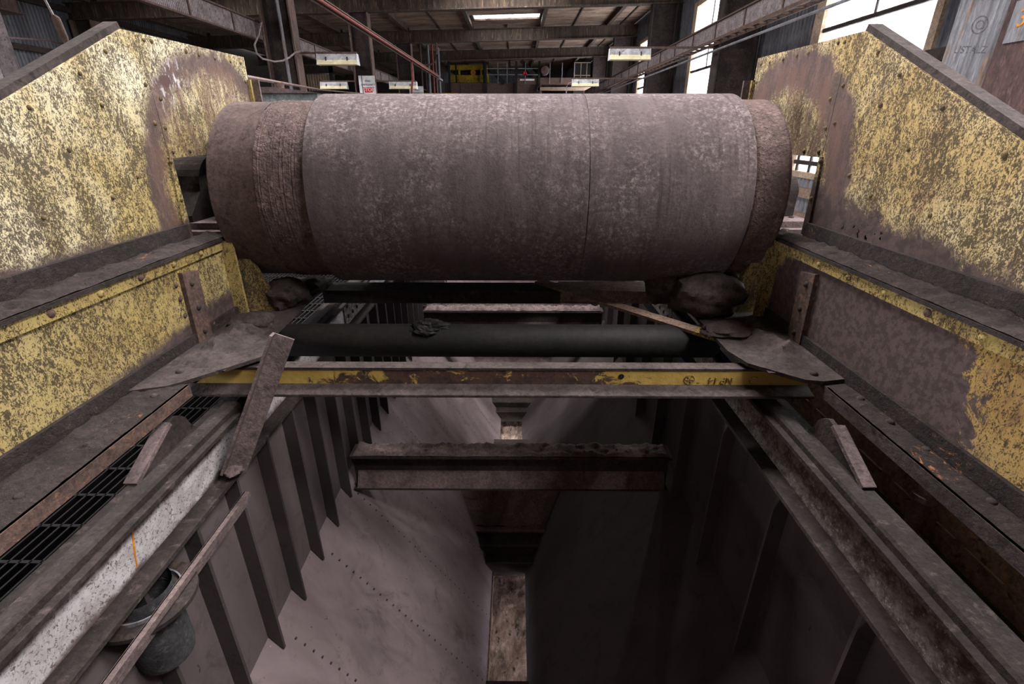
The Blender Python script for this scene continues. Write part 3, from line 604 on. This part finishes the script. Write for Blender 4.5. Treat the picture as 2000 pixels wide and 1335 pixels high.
# ================================================================== TRIPPER CAR
def MX(x, side): return x if side < 0 else -0.125 - x
def sbox(b, side, x0, x1, y0, y1, z0, z1):
    a, c = MX(x0, side), MX(x1, side); return b.box(min(a, c), max(a, c), y0, y1, z0, z1)
def sprism(b, side, pts, x0, x1):      # (y,z) profile across x
    a, c = sorted((MX(x0, side), MX(x1, side))); return b.prism(pts, 0, a, c)
GB = 1.87    # end of the lower girder
for side in (-1, 1):
    L = side < 0; dy = 0.0 if L else 0.055; fc = 1 if L else -1
    nm = 'left' if L else 'right'
    myel, mweb = (m_yelL, m_yelweb) if L else (m_yelR, m_yelwebR)
    fr = thing('side_frame', ('tripper side frame with bleached yellow plate, left of the drum' if L else 'tripper side frame with rusty caked yellow plate, right of the drum'),
               'machine frame', (MX(-1.2, side), 1.2, -0.74), 'tripper side frames')
    sy = 1.865 + dy
    pk = (1.80 + dy, 0.283)
    pA = make('near_plate', sprism(B(), side, [(0.36 + dy, -0.385), (sy - 0.002, -0.385), (sy - 0.002, 0.284), pk], -1.25, -1.262), myel, fr)
    pB = make('far_plate', sprism(B(), side, [(sy + 0.002, -0.104), (sy + 0.002, 0.284), (2.56 + dy, 0.292), (2.56 + dy, -0.385), (2.47 + dy, -0.385), (2.47 + dy, -0.104)], -1.251, -1.263), myel, fr)
    make('opening_strip', sprism(B(), side, [(sy - 0.035, -0.385), (sy + 0.005, -0.385), (sy + 0.005, -0.10), (sy - 0.012, -0.10)], -1.243, -1.25), myel, fr)
    # bolts on the plates
    mb = m_boltpaint
    for (y, z) in ((1.835, 0.012), (1.855, -0.116), (1.855, -0.248), (1.84, 0.13), (1.375, 0.045), (1.575, 0.14), (1.70, 0.21), (1.15, -0.06), (0.95, -0.16), (1.55, -0.20), (1.30, -0.22), (1.62, 0.06), (1.45, -0.06), (1.68, -0.15)):
        rivet(pA, (MX(-1.243 if (y > 1.85) else -1.25, side), y + dy, z), mb, random.choice((0.007, 0.0085, 0.0075)), fc, 'bolt')
    for (y, z) in ((1.893, 0.266), (1.93, 0.268), (2.118, 0.261), (2.20, 0.26), (2.311, 0.26), (2.431, 0.262), (2.517, 0.264), (1.90, 0.091), (1.885, -0.004), (1.893, -0.084), (1.993, -0.086), (2.53, 0.10), (2.53, 0.19)):
        rivet(pB, (MX(-1.251, side), y + dy, z), mb, random.choice((0.007, 0.0085, 0.0075)), fc, 'bolt')
    # capping bar on the sloping top edge
    d = Vector((0, pk[0] - (0.36 + dy), pk[1] + 0.385)).normalized(); nrm = Vector((0, -d.z, d.y))
    p0 = Vector((MX(-1.282, side), 0.36 + dy, -0.385)); p1 = Vector((MX(-1.282, side), pk[0], pk[1]))
    make('capping_bar', B().obox(p0 + nrm * 0.006, p1 + nrm * 0.006 + d * 0.01, (0.022, 0, 0), nrm * 0.012), m_dust, fr)
    # end bracket at the far edge
    make('end_flange', sbox(B(), side, -1.262, -1.205, 2.56 + dy, 2.572 + dy, -0.10, 0.20), m_dustlight, fr)
    make('end_flange_edge', sbox(B(), side, -1.25, -1.236, 2.545 + dy, 2.56 + dy, -0.10, 0.20), m_yelstrip, fr)
    # ledge
    make('ledge_angle', sbox(B(), side, -1.25, -1.236, -0.4, sy - 0.02, -0.392, -0.335), m_ledgeY, fr)
    lg = B().rough_top(min(MX(-1.236, side), MX(-1.132, side)), max(MX(-1.236, side), MX(-1.132, side)), 0.3, 2.5, -0.392, 0.018, 0.010, 20, 3 + side)
    sbox(lg, side, -1.262, -1.130, -0.4, 2.56, -0.402, -0.391)
    make('ledge_plate', lg, m_ledge, fr, True)
    # girder
    st = make('flange_strip', sbox(B(), side, -1.139, -1.15, -0.4, GB, -0.437, -0.402), m_yelstrip, fr)
    for y in [0.80 + 0.155 * i for i in range(-2, 7)]: rivet(st, (MX(-1.139, side), y + (0.0 if L else 0.02), -0.418), m_yelstrip if random.random() < 0.5 else m_rust, 0.011, fc)
    wb = make('girder_web', sbox(B(), side, -1.15, -1.162, -0.4, GB, -0.735, -0.402), mweb, fr)
    for z in (-0.49, -0.54, -0.60): rivet(wb, (MX(-1.15, side), 1.575 if L else 1.60, z), m_rust, 0.009, fc)
    sp = make('splice_bar', sprism(B(), side, [(1.598, -0.455), (1.683, -0.468), (1.668, -0.728), (1.586, -0.728)], -1.134, -1.15), m_rust, fr)
    for z in (-0.50, -0.59, -0.68): rivet(sp, (MX(-1.134, side), 1.632, z), m_dark, 0.011, fc, 'bolt')
    fx = -0.998 if L else -1.068
    la = make('lower_angle', sbox(B(), side, -1.138, -1.15, -0.4, GB, -0.722, -0.672), m_ledge, fr)
    fl = B().rough_top(min(MX(-1.138, side), MX(fx - 0.004, side)), max(MX(-1.138, side), MX(fx - 0.004, side)), 0.2, 1.30, -0.722, 0.013, 0.010, 18, 9 + side)
    sbox(fl, side, -1.138, fx, -0.4, GB, -0.733, -0.7215)
    lf = make('lower_flange', fl, m_ledge, fr, True)
    make('flange_lip', sbox(B(), side, fx - 0.012, fx + 0.002, -0.4, 1.30, -0.760, -0.7215), m_rust if L else m_dust, fr)
    for y in [0.62, 0.80, 0.98, 1.10, 1.22]: bolt_up(lf, (MX(fx - 0.05, side), y, -0.716), m_dust, 0.011)
    # bracket plate facing the camera at the end of the girder
    make('end_plate', sprism(B(), side, [(GB, -0.725), (GB + 0.012, -0.725), (GB + 0.012, -0.402), (GB, -0.402)], -1.162, -1.10), m_yelstrip, fr)
    make('drum_bracket', B().prism([(MX(-1.13, side), -0.405), (MX(-1.09, side), -0.44), (MX(-0.985, side), -0.715), (MX(-1.13, side), -0.715)], 1, GB + 0.05, GB + 0.075), m_yelgrime, fr)
    # corner gusset plates
    pts = ([(-1.138, 1.24), (-1.045, 1.27), (-1.016, 1.295), (-0.892, 1.435), (-0.845, 1.49), (-0.905, 1.69), (-0.94, 2.42), (-1.138, 2.42)] if L else
           [(1.013, 1.33), (0.94, 1.315), (0.89, 1.325), (0.764, 1.437), (0.735, 1.535), (0.738, 1.853), (0.84, 2.305), (0.85, 2.42), (1.013, 2.42)])
    gs = make('corner_gusset', B().prism(pts, 2, -0.7215, -0.709), m_dust, fr)
    bolt_up(gs, (MX(-1.06, side), 1.36, -0.709), m_dust, 0.013); bolt_up(gs, (MX(-1.08, side), 1.50, -0.709), m_dust, 0.010)
    make('dust_bank', B().rough_top(min(MX(-1.135, side), MX(-0.93, side)), max(MX(-1.135, side), MX(-0.93, side)), 1.38, 1.86, -0.709, 0.045, 0.009, 11, 21 + side, 0.004, 9), m_dust, fr, True)
    # rear packing plates under the bearing
    make('bearing_shim', sbox(B(), side, -1.33, -1.14, 1.905 + dy, 2.45, -0.391, -0.375), m_dustlight, fr)
    make('bearing_shim', sbox(B(), side, -1.33, -1.15, 1.95 + dy, 2.42, -0.375, -0.350), m_dustlight, fr)

# ---- pulley drum, belt, bearings
DX0, DX1 = -1.132, 0.997
dr = thing('drum_pulley', 'large rust-brown drum pulley lying between the yellow side frames', 'pulley', (-0.06, DRUM_Y, DRUM_Z - 0.37))
make('left_rim', B().lathe([(DX0 + 0.03, 0.10), (DX0 + 0.01, 0.32), (DX0, 0.335), (DX0 + 0.012, 0.350), (-0.955, 0.350), (-0.95, 0.354)], (DRUM_Y, DRUM_Z), 0, 96), m_drum, dr, True)
lb = B().lathe([(-0.95 + 0.004 * i, 0.3535 + 0.0035 * mnoise.noise(Vector((i * 0.9, 0, 0)))) for i in range(50)], (DRUM_Y, DRUM_Z), 0, 160)
for q in lb.v:
    r = Vector((0, q.y - DRUM_Y, q.z - DRUM_Z)); nn = mnoise.fractal(q * 45, 1.0, 2.0, 3)
    q += r.normalized() * 0.004 * nn
make('lagging', lb, m_lag, dr, True)
rb = B().lathe([(0.853, 0.356), (0.865, 0.354), (0.87, 0.358)] + [(0.88 + 0.0045 * i, 0.358) for i in range(23)] + [(0.988, 0.354), (DX1, 0.340), (DX1 - 0.01, 0.32), (DX1 - 0.03, 0.10)], (DRUM_Y, DRUM_Z), 0, 160)
make('right_rim', rb, m_lag, dr, True)
make('shaft', B().tube([(-1.48, DRUM_Y, DRUM_Z), (1.19, DRUM_Y, DRUM_Z)], 0.05, 24), m_dark, dr, True)
make('hub', B().lathe([(-1.25, 0.066), (-1.25, 0.13), (-1.20, 0.14), (-1.19, 0.16), (-1.08, 0.17)], (DRUM_Y, DRUM_Z), 0, 40), m_dark, dr, True)
make('hub', B().lathe([(1.06, 0.05), (1.06, 0.07), (0.95, 0.10)], (DRUM_Y, DRUM_Z), 0, 40), m_dark, dr, True)
RB = 0.379; bl, brr = -0.765, 0.852
def belt_path(rad, n=72):               # lower run, round the front of the drum, upper run going back
    pts = [(3.9, DRUM_Z - rad + 0.10, 0)]
    pts += [(DRUM_Y + rad * math.cos(t), DRUM_Z + rad * math.sin(t), 1) for t in [-PI / 2 - PI * i / n for i in range(n + 1)]]
    return pts + [(3.9, DRUM_Z + rad - 0.28, 0)]
def belt_mesh():
    xs = [(bl, 0.006), (bl + 0.006, 0), (0.258, 0), (0.260, 0.003), (0.263, 0.003), (0.265, 0), (brr - 0.004, 0), (brr, 0.003)]
    b = B(); rows = []
    for x, d in xs: rows.append([(x, y, z) for y, z, _ in belt_path(RB - d)])
    for x in (brr, bl): rows.append([(x, y, z) for y, z, _ in belt_path(0.3605)])
    m = len(rows[0]); vs = [q for r in rows for q in r]; k = len(rows)
    return b.add(vs, [(i * m + j, i * m + j + 1, ((i + 1) % k) * m + j + 1, ((i + 1) % k) * m + j) for i in range(k) for j in range(m - 1)])
single('conveyor_belt', belt_mesh(), m_belt, 'wide brown rubber conveyor belt wrapped round the drum', 'belt', None, True)
for side in (-1, 1):
    L = side < 0
    pb = thing('plummer_block', 'dark bearing block in the left frame opening' if L else 'dusty bearing block behind the right frame opening', 'bearing', (MX(-1.36, side), DRUM_Y, -0.350), 'drum bearings')
    a, c = sorted((MX(-1.29, side), MX(-1.43, side))) if L else (1.135, 1.185)
    hw = 0.22 if L else 0.10
    pr = [(DRUM_Y - hw, -0.350), (DRUM_Y + hw, -0.350), (DRUM_Y + hw, -0.325)] + [(DRUM_Y + 0.125 * math.cos(t), DRUM_Z + 0.02 + 0.125 * math.sin(t)) for t in [PI * i / 14 for i in range(15)]] + [(DRUM_Y - hw, -0.325)]
    if not L: pr = [(DRUM_Y - 0.055, -0.350), (DRUM_Y + 0.075, -0.350)] + [(DRUM_Y + 0.01 + 0.065 * math.cos(t), DRUM_Z + 0.065 * math.sin(t)) for t in [PI * i / 14 for i in range(15)]]
    make('housing', B().prism(pr, 0, a, c), m_dark, pb)
    for yb in (-0.18, 0.18): bolt_up(pb, (MX(-1.36, side) if L else 1.16, DRUM_Y + yb * (1 if L else 0.5), -0.325 if L else -0.352), m_dark, 0.02 if L else 0.012)
gb = thing('gearbox', 'black gearbox casing seen through the left frame opening', 'gearbox', (-1.75, 2.3, -0.4))
make('casing', B().box(-2.0, -1.52, 1.75, 2.9, -0.6, 0.08), m_black, gb)
for yb, zb in ((2.0, -0.18), (2.1, -0.15), (2.25, -0.14), (2.4, -0.16)): rivet(gb, (-1.52, yb, zb), m_dark, 0.022, 1, 'bolt')

# ---- cross members between the side frames
cb = thing('cross_beam', 'worn yellow channel cross beam with rolled lettering, in front of the drum', 'beam', (-0.05, 1.45, -0.82), 'tripper cross members')
make('web', B().box(-1.09, 0.985, 1.448, 1.458, -0.808, -0.742), m_beam, cb)
make('top_flange', B().box(-1.09, 0.93, 1.446, 1.492, -0.744, -0.735), m_dust, cb)
bf = B().prism([(1.398, -0.820), (1.52, -0.820), (1.52, -0.810), (1.458, -0.800), (1.448, -0.796), (1.398, -0.813)], 0, -1.09, 0.985)
make('bottom_flange', bf, m_dust, cb)
bd_ = B().rough_top(-1.0, 0.985, 1.399, 1.447, -0.812, 0.007, 0.010, 25, 31, 0.002)
for q in bd_.v: q.z += (q.y - 1.399) * 0.25
make('dust_crust', bd_, m_dust, cb, True)
RUP = Matrix.Translation((0.69, 1.4468, -0.777)) @ RNY @ Matrix.Rotation(PI, 4, 'Z')
make('rolled_lettering', text_b('NP 14', 0.032, RUP, 0.0025), m_yelstrip, cb)
em = B().lathe([(1.4462, 0.019), (1.4452, 0.017), (1.4462, 0.015)], (0.585, -0.776), 1, 20)
for a in (0, PI / 3, 2 * PI / 3): em.obox((0.585 - 0.015 * math.cos(a), 1.4465, -0.776 - 0.015 * math.sin(a)), (0.585 + 0.015 * math.cos(a), 1.4465, -0.776 + 0.015 * math.sin(a)), (0.0015 * math.sin(a), 0, -0.0015 * math.cos(a)), (0, 0.0015, 0))
make('rolled_emblem', em, m_yelstrip, cb)
em2 = B().lathe([(1.4462, 0.016), (1.4452, 0.0145), (1.4462, 0.013)], (0.80, -0.778), 1, 20)
make('rolled_emblem', em2, m_yelstrip, cb)
for xx in (0.355,): make('bolt_hole', B().lathe([(1.4465, 0.001), (1.4465, 0.010)], (xx, -0.765), 1, 12), m_black, cb)
rc = thing('cross_beam', 'dark rear cross beam under the drum with a tan lit right end', 'beam', (-0.05, 2.35, -0.8), 'tripper cross members')
make('channel', B().box(-0.95, 0.22, 2.28, 2.42, -0.80, -0.735), m_dark, rc)
make('tan_channel_end', B().prism([(0.22, 2.28), (0.83, 2.24), (0.85, 2.34), (0.83, 2.42), (0.22, 2.42)], 2, -0.79, -0.728), m_rustpale, rc)
db2 = thing('diagonal_brace', 'rusty flat diagonal brace with a yellow end, below the drum on the right', 'brace', (0.5, 2.0, -0.74))
dv = Vector((0.771 - 0.186, 1.669 - 2.332, 0)).normalized(); nv = Vector((-dv.y, dv.x, 0))
make('bar', B().obox((0.12, 2.40, -0.722), (0.70, 1.748, -0.722), nv * 0.030, (0, 0, 0.006)), m_rustpale, db2)
make('yellow_tip', B().obox((0.70, 1.748, -0.722), (0.775, 1.664, -0.722), nv * 0.030, (0, 0, 0.0063)), m_yelstrip, db2)
rr = thing('return_roller', 'black return roller lying across under the drum', 'roller', (-0.05, 1.79, -0.85))
make('shell', B().lathe([(-0.955, 0.02), (-0.95, 0.055), (-0.93, 0.066), (0.78, 0.066), (0.80, 0.055), (0.805, 0.02)], (1.79, -0.785), 0, 40), m_black, rr, True)
make('spindle', B().tube([(-1.12, 1.79, -0.785), (1.0, 1.79, -0.785)], 0.018, 12), m_dark, rr, True)
single('dirt_lump', lump((-0.34, 1.78, -0.725), 0.07, 3.3, 0.35, (1.1, 0.7, 0.45)), m_black, 'dark dirt heap stuck on top of the black roller', 'dirt')
# angle hanger on the left
hg = thing('angle_hanger', 'dusty steel angle leaning from the left gusset down to the left rail', 'bracket', (-0.9, 1.3, -1.0))
P0, P1 = Vector((-0.745, 1.385, -0.585)), Vector((-0.935, 1.27, -1.015)); dd = (P1 - P0).normalized()
wv = Vector((1, 0.25, 0)); wv = (wv - dd * wv.dot(dd)).normalized(); tv = dd.cross(wv)
make('face_leg', B().obox(P0 + wv * 0.028, P1 + wv * 0.028, wv * 0.03, tv * 0.004), m_dustlight, hg)
make('side_leg', B().obox(P0 - wv * 0.004 + tv * 0.020, P1 - wv * 0.004 + tv * 0.020, wv * 0.004, tv * 0.024), m_dustlight, hg)
make('foot_dust', lump(P1 + wv * 0.02 + Vector((0, 0, 0.005)), 0.035, 5.1, 0.4, (1, 1, 0.4), 12), m_dustlight, hg, True)
# dirt banked against the frames under the drum
for i, (c, r, lab, sq) in enumerate((((0.80, 1.93, -0.64), 0.13, 'large dirt boulder below the right drum end', (1.1, 0.9, 0.75)),
                                     ((0.66, 2.06, -0.60), 0.11, 'rounded dirt lump stuck under the right part of the belt', (0.9, 0.9, 1.0)),
                                     ((0.90, 2.08, -0.62), 0.12, 'dirt lump behind the boulder against the right frame', (1, 1, 1)),
                                     ((0.80, 1.70, -0.70), 0.06, 'low dirt clod on the right gusset plate', (1.6, 1.2, 0.4)),
                                     ((-1.02, 1.74, -0.69), 0.07, 'flat dirt clod on the left gusset plate', (1.2, 1.0, 0.5)),
                                     ((-0.99, 2.0, -0.66), 0.09, 'dark dirt heap below the left drum end', (1, 1, 0.8)),
                                     ((-0.97, 2.22, -0.69), 0.07, 'dusty dirt crumbs at the rear left gusset', (1, 1.3, 0.5)))):
    single('dirt_lump', lump(c, r, 2.7 * i + 1, 0.22, sq, 26, 1.5), m_dust, lab, 'dirt', 'dirt lumps on the tripper', True)

# ================================================================== RAILS
def RXs(x, side): return x if side < 0 else -0.09 - x
for side in (-1, 1):
    L = side < 0
    rl = thing('rail_beam', 'travelling rail on a beam with a white limed web, lower left' if L else 'travelling rail on a beam with a grey scabby web, lower right',
               'rail', (RXs(-0.97, side), 3, -1.055), 'tripper rails')
    def rbx(x0, x1, y0, y1, z0, z1):
        a, c = sorted((RXs(x0, side), RXs(x1, side))); return B().box(a, c, y0, y1, z0, z1)
    Y0, Y1 = -1.0, 9.0
    make('web', rbx(-0.966, -0.976, Y0, Y1, -1.045, -0.88), m_webwhite if L else m_webgrey, rl)
    make('top_flange', rbx(-0.913, -1.03, Y0, Y1, -0.882, -0.870), m_raildust, rl)
    make('bottom_flange', rbx(-0.911, -1.03, Y0, Y1, -1.055, -1.042), m_raildust, rl)
    a, c = RXs(-0.934, side), RXs(-0.979, side)
    s = -1 if L else 1
    make('rail_bar', B().prism([(a, -0.87), (c, -0.87), (c, -0.850), (c - s * 0.004, -0.845), (a + s * 0.006, -0.845), (a, -0.852)], 1, Y0, Y1), m_raildust, rl)
    if L: make('orange_streak', B().prism([(0.92, -0.93), (0.925, -0.93), (0.905, -1.0), (0.90, -1.03), (0.897, -1.03), (0.903, -0.99)], 0, -0.966, -0.9645), m_orange, rl)
    sp = make('splice_plate', rbx(-0.958, -0.966, 2.55, 2.95, -1.03, -0.895), m_webgrey, rl)
    for y in (2.6, 2.68, 2.76, 2.84, 2.91):
        for z in (-0.93, -0.99): rivet(sp, (RXs(-0.958, side), y, z), m_dark, 0.012, 1 if L else -1, 'bolt')
    # stop plate with a notched crown
    px0, px1 = sorted((RXs(-1.012, side), RXs(-1.026, side)))
    arc = [(1.265 + 0.05 * (i / 8), -0.815 - 0.066 * math.sin(PI / 2 * i / 8) ** 0.8) for i in range(9)]
    prf = [(1.02, -0.885), (1.02, -0.872), (1.19, -0.792), (1.225, -0.786), (1.25, -0.80)] + arc + [(1.62, -0.883), (1.62, -0.93), (1.02, -0.93)]
    make('stop_plate', B().prism(prf, 0, px0, px1), m_dust, rl)
    make('lit_plate_edge', B().box(min(RXs(-1.001, side), RXs(-1.037, side)), max(RXs(-1.001, side), RXs(-1.037, side)), 1.317, 1.62, -0.884, -0.876), m_dustlight, rl)  # pale strips colour the plate's top edges as lit
    make('lit_plate_edge', B().obox((RXs(-1.019, side), 1.02, -0.868), (RXs(-1.019, side), 1.19, -0.788), (0.018, 0, 0), (0, -0.0028, 0.006)), m_dustlight, rl)
# ================================================================== BUNKER
bk = thing('ore_bunker', 'deep dusty ore bunker with ribbed walls and sloping plates below the rails', 'bunker', (-0.03, 3, -3.4))
YB0, YB1 = -1.0, 9.0
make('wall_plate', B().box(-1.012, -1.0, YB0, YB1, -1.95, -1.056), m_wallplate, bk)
make('wall_plate', B().box(0.95, 0.962, YB0, YB1, -1.95, -1.056), m_slopeshade, bk)
make('wall_plate', B().box(-1.0, 0.95, YB1, YB1 + 0.02, -3.4, -1.1), m_slope, bk)
make('wall_plate', B().box(-1.0, 0.95, YB0 - 0.02, YB0, -3.4, -1.1), m_slope, bk)
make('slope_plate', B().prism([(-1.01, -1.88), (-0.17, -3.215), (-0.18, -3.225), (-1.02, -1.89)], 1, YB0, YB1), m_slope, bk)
make('slope_plate', B().prism([(0.96, -1.88), (0.08, -3.215), (0.09, -3.225), (0.97, -1.89)], 1, YB0, YB1), m_slopeshade, bk)
MESH['ribL'] = mesh_of(B().prism([(-1.0, -1.056), (-0.945, -1.056), (-0.945, -1.962), (-0.955, -1.955), (-1.0, -1.882)], 1, -0.006, 0.006), 'stiffener_rib', m_ribshade)
MESH['ribR'] = mesh_of(B().prism([(0.95, -1.056), (0.895, -1.056), (0.895, -1.972), (0.95, -1.888)], 1, -0.006, 0.006), 'stiffener_rib', m_ribshade)
for i in range(-5, 24):
    y = 1.318 + 0.2235 * i
    inst('stiffener_rib', MESH['ribL'], bk, (0, y, 0)); 
    if i % 2 == 0: inst('stiffener_rib', MESH['ribR'], bk, (0, y, 0))
rvb = B()
for i in range(-1, 8):
    y0 = 1.38 + 0.447 * i
    for j in range(26):
        t = j / 26; x = -0.93 + 0.76 * t; z = -1.991 - 1.208 * t; yj = y0 + 0.5 * t * 0.2
        c = Vector((x, yj, z)); e1 = Vector((0.532, 0, -0.846)) * 0.0045; e2 = Vector((0, 0.0045, 0)); nn = Vector((0.846, 0, 0.532)) * 0.003
        rvb.add([c - e1 - e2, c + e1 - e2, c + e1 + e2, c - e1 + e2, c + nn], [(0, 1, 4), (1, 2, 4), (2, 3, 4), (3, 0, 4)])
o = make('slope_rivets', rvb, m_dust, bk); o['kind'] = 'stuff'
def saddle(y0, h):
    pr = [(y0, -3.25), (y0, -3.12), (y0 + 0.10, -3.12), (y0 + 0.10, -3.045), (y0 + 0.20, -3.02), (y0 + 0.20, -2.985), (y0 + 0.6, -2.985), (y0 + 1.4, -3.25)]
    steps = make('saddle_steps', B().prism(pr, 0, -0.6, 0.55), m_dark, bk)
    make('step_edge', B().box(-0.5, 0.45, y0 + 0.095, y0 + 0.115, -3.125, -3.115), m_dust, bk)
    make('step_edge', B().box(-0.5, 0.45, y0 + 0.19, y0 + 0.24, -2.99, -2.975), m_dustlight, bk)
    b = B(); n = 40; vs = []
    for i in range(n + 1):
        for j in range(n + 1):
            x = -0.85 + 1.6 * i / n; t = j / n
            y = y0 + 0.23 + t * 0.42; z = -2.98 + t * h
            nn = mnoise.fractal(Vector((x * 5, t * 5, y0)), 1.0, 2.0, 4)
            vs.append((x, y + 0.05 * nn, z + 0.035 * nn))
    b.add(vs, [(i * (n + 1) + j, (i + 1) * (n + 1) + j, (i + 1) * (n + 1) + j + 1, i * (n + 1) + j + 1) for i in range(n) for j in range(n)])
    b.prism([(y0 + 0.3, -3.1), (y0 + 0.645, -2.985 + h), (y0 + 1.55, -3.2), (y0 + 0.3, -3.2)], 0, -0.8, 0.7)
    make('caked_ore', b, m_dustlight, bk, True)
saddle(2.774, 0.42); saddle(4.98, 0.42)
make('outlet_plate', B().box(-0.3, 0.2, YB0, 1.945, -3.235, -3.20), m_dark, bk)
make('outlet_plate', B().box(-0.3, 0.2, 4.25, 4.43, -3.235, -3.12), m_dark, bk)
make('outlet_lip', B().box(-0.19, -0.165, 1.945, 2.77, -3.26, -3.205), m_rustpale, bk)
fb = B().rough_top(-0.34, 0.28, 1.5, 6.0, -3.36, 0.05, 0.025, 7, 44); fb.box(-0.34, 0.28, -1, 9, -3.40, -3.358)
single('feeder_belt', fb, m_litorebelt, 'ore-caked feeder belt, coloured pale as if daylit from below, showing through the slots at the bunker bottom', 'belt', None, True)
def pit_beam(y, lab, amp, sd):
    t = thing('bunker_beam', lab, 'beam', (-0.02, y, -1.96), 'dusty beams across the bunker')
    make('top_flange', B().box(-0.948, 0.898, y - 0.06, y + 0.06, -1.738, -1.722), m_dust, t)
    make('web', B().box(-0.948, 0.898, y - 0.006, y + 0.006, -1.95, -1.738), m_dust, t)
    make('bottom_flange', B().box(-0.948, 0.898, y - 0.06, y + 0.06, -1.962, -1.95), m_dust, t)
    make('dust_crust', B().rough_top(-0.93, 0.88, y - 0.058, y + 0.058, -1.722, amp, 0.011, 16, sd, 0.004), m_dustlight, t, True)
    wd = B().prism([(y - 0.058, -1.95), (y - 0.006, -1.95), (y - 0.006, -1.86)], 0, -0.93, 0.88)
    make('dust_bank', wd, m_dustlight, t)
pit_beam(2.33, 'nearest dusty steel beam across the open bunker', 0.035, 1)
pit_beam(4.73, 'second dusty beam across the bunker, seen below the drum', 0.045, 2)
pit_beam(5.35, 'third dusty beam across the bunker, just under the drum edge', 0.10, 3)
# vent pipes and the flat bar below the left rail
def vent(cx, cy, zr, label, k=1.0, bar=True):
    t = thing('vent_pipe', label, 'pipe', (cx, cy, zr - 0.2 * k))
    make('stub', B().lathe([(zr - 0.20 * k, 0.001), (zr - 0.20 * k, 0.064 * k), (zr - 0.18 * k, 0.068 * k), (zr + 0.05, 0.068 * k)], (cx, cy), 2, 32), m_pipe, t, True)
    make('flange_ring', B().lathe([(zr, 0.066 * k), (zr, 0.118 * k), (zr + 0.012, 0.118 * k), (zr + 0.012, 0.066 * k)], (cx, cy), 2, 40), m_dark, t, True)
    make('rim', B().lathe([(zr + 0.012, 0.084 * k), (zr + 0.022, 0.084 * k), (zr + 0.022, 0.080 * k), (zr + 0.012, 0.080 * k)], (cx, cy), 2, 40), m_galv, t, True)
vent(-0.955, 0.875, -1.125, 'blue-grey vent pipe with a flange ring under the left rail')
vent(-0.93, 5.0, -1.75, 'grey vent pipe hanging on the bunker wall, seen below the drum', 1.2)
single('deck_edge_angle', B().box(-0.885, -0.868, -0.4, 1.25, -1.108, -1.09).box(-0.886, -0.882, -0.4, 1.25, -1.14, -1.09), m_dustlight, 'flat steel edge bar running under the left rail past the vent pipe', 'bar')
# grating walkway left
gr = thing('grating_walkway', 'black bar grating walkway between the left frame and the rail', 'grating', (-1.6, 1.5, -1.2))
bb = B()
for x in frange(-2.3, -1.06, 0.032): bb.box(x, x + 0.006, -0.2, 4.2, -1.19, -1.15)
o = make('bearing_bars', bb, m_gratings, gr); o['kind'] = 'stuff'
MESH['rod'] = mesh_of(B().box(-0.62, 0.62, -0.005, 0.005, -0.005, 0.005), 'cross_rod', m_gratings)
for y in frange(-0.1, 4.2, 0.14): inst('cross_rod', MESH['rod'], gr, (-1.68, y, -1.155))
make('edge_bar', B().box(-1.062, -1.05, -0.2, 4.2, -1.20, -1.145), m_dark, gr)
# right walkway plate, skirt, post
single('walkway_plate', B().box(0.965, 1.18, -0.8, 4.5, -1.075, -1.06), m_dark, 'dark narrow plate walkway outside the right rail', 'plate')
sk = thing('skirt_plate', 'brown hanging skirt plate under the right side frame with gap light painted pale along its lower edge', 'plate', (1.17, 0.8, -1.0))
make('panel', B().box(1.16, 1.172, -0.4, 2.4, -1.06, -0.74), m_skirt, sk)
for i in range(9): make('gap_light_fleck', B().box(1.155, 1.162, 0.55 + i * 0.14, 0.55 + i * 0.14 + 0.06 + 0.05 * ((i * 7) % 3) / 2, -0.992, -0.989), m_palepaint, sk)  # pale flecks paint the light showing through the gap
po = thing('pipe_post', 'short collared pipe post beside the right rail', 'post', (1.12, 1.05, -1.06))
make('pipe', B().tube([(1.10, 1.04, -1.06), (1.135, 1.06, -0.80)], 0.021, 16), m_dustlight, po, True)
make('collar', B().tube([(1.117, 1.05, -0.935), (1.12, 1.052, -0.92)], 0.032, 16), m_dustlight, po, True)
make('foot_flange', B().tube([(1.10, 1.04, -1.06), (1.101, 1.041, -1.045)], 0.04, 16), m_dustlight, po, True)
for sx, sy2 in ((0.03, 0.03), (-0.03, 0.03), (0.03, -0.03), (-0.03, -0.03)): bolt_up(po, (1.10 + sx, 1.04 + sy2, -1.045), m_dustlight, 0.009)
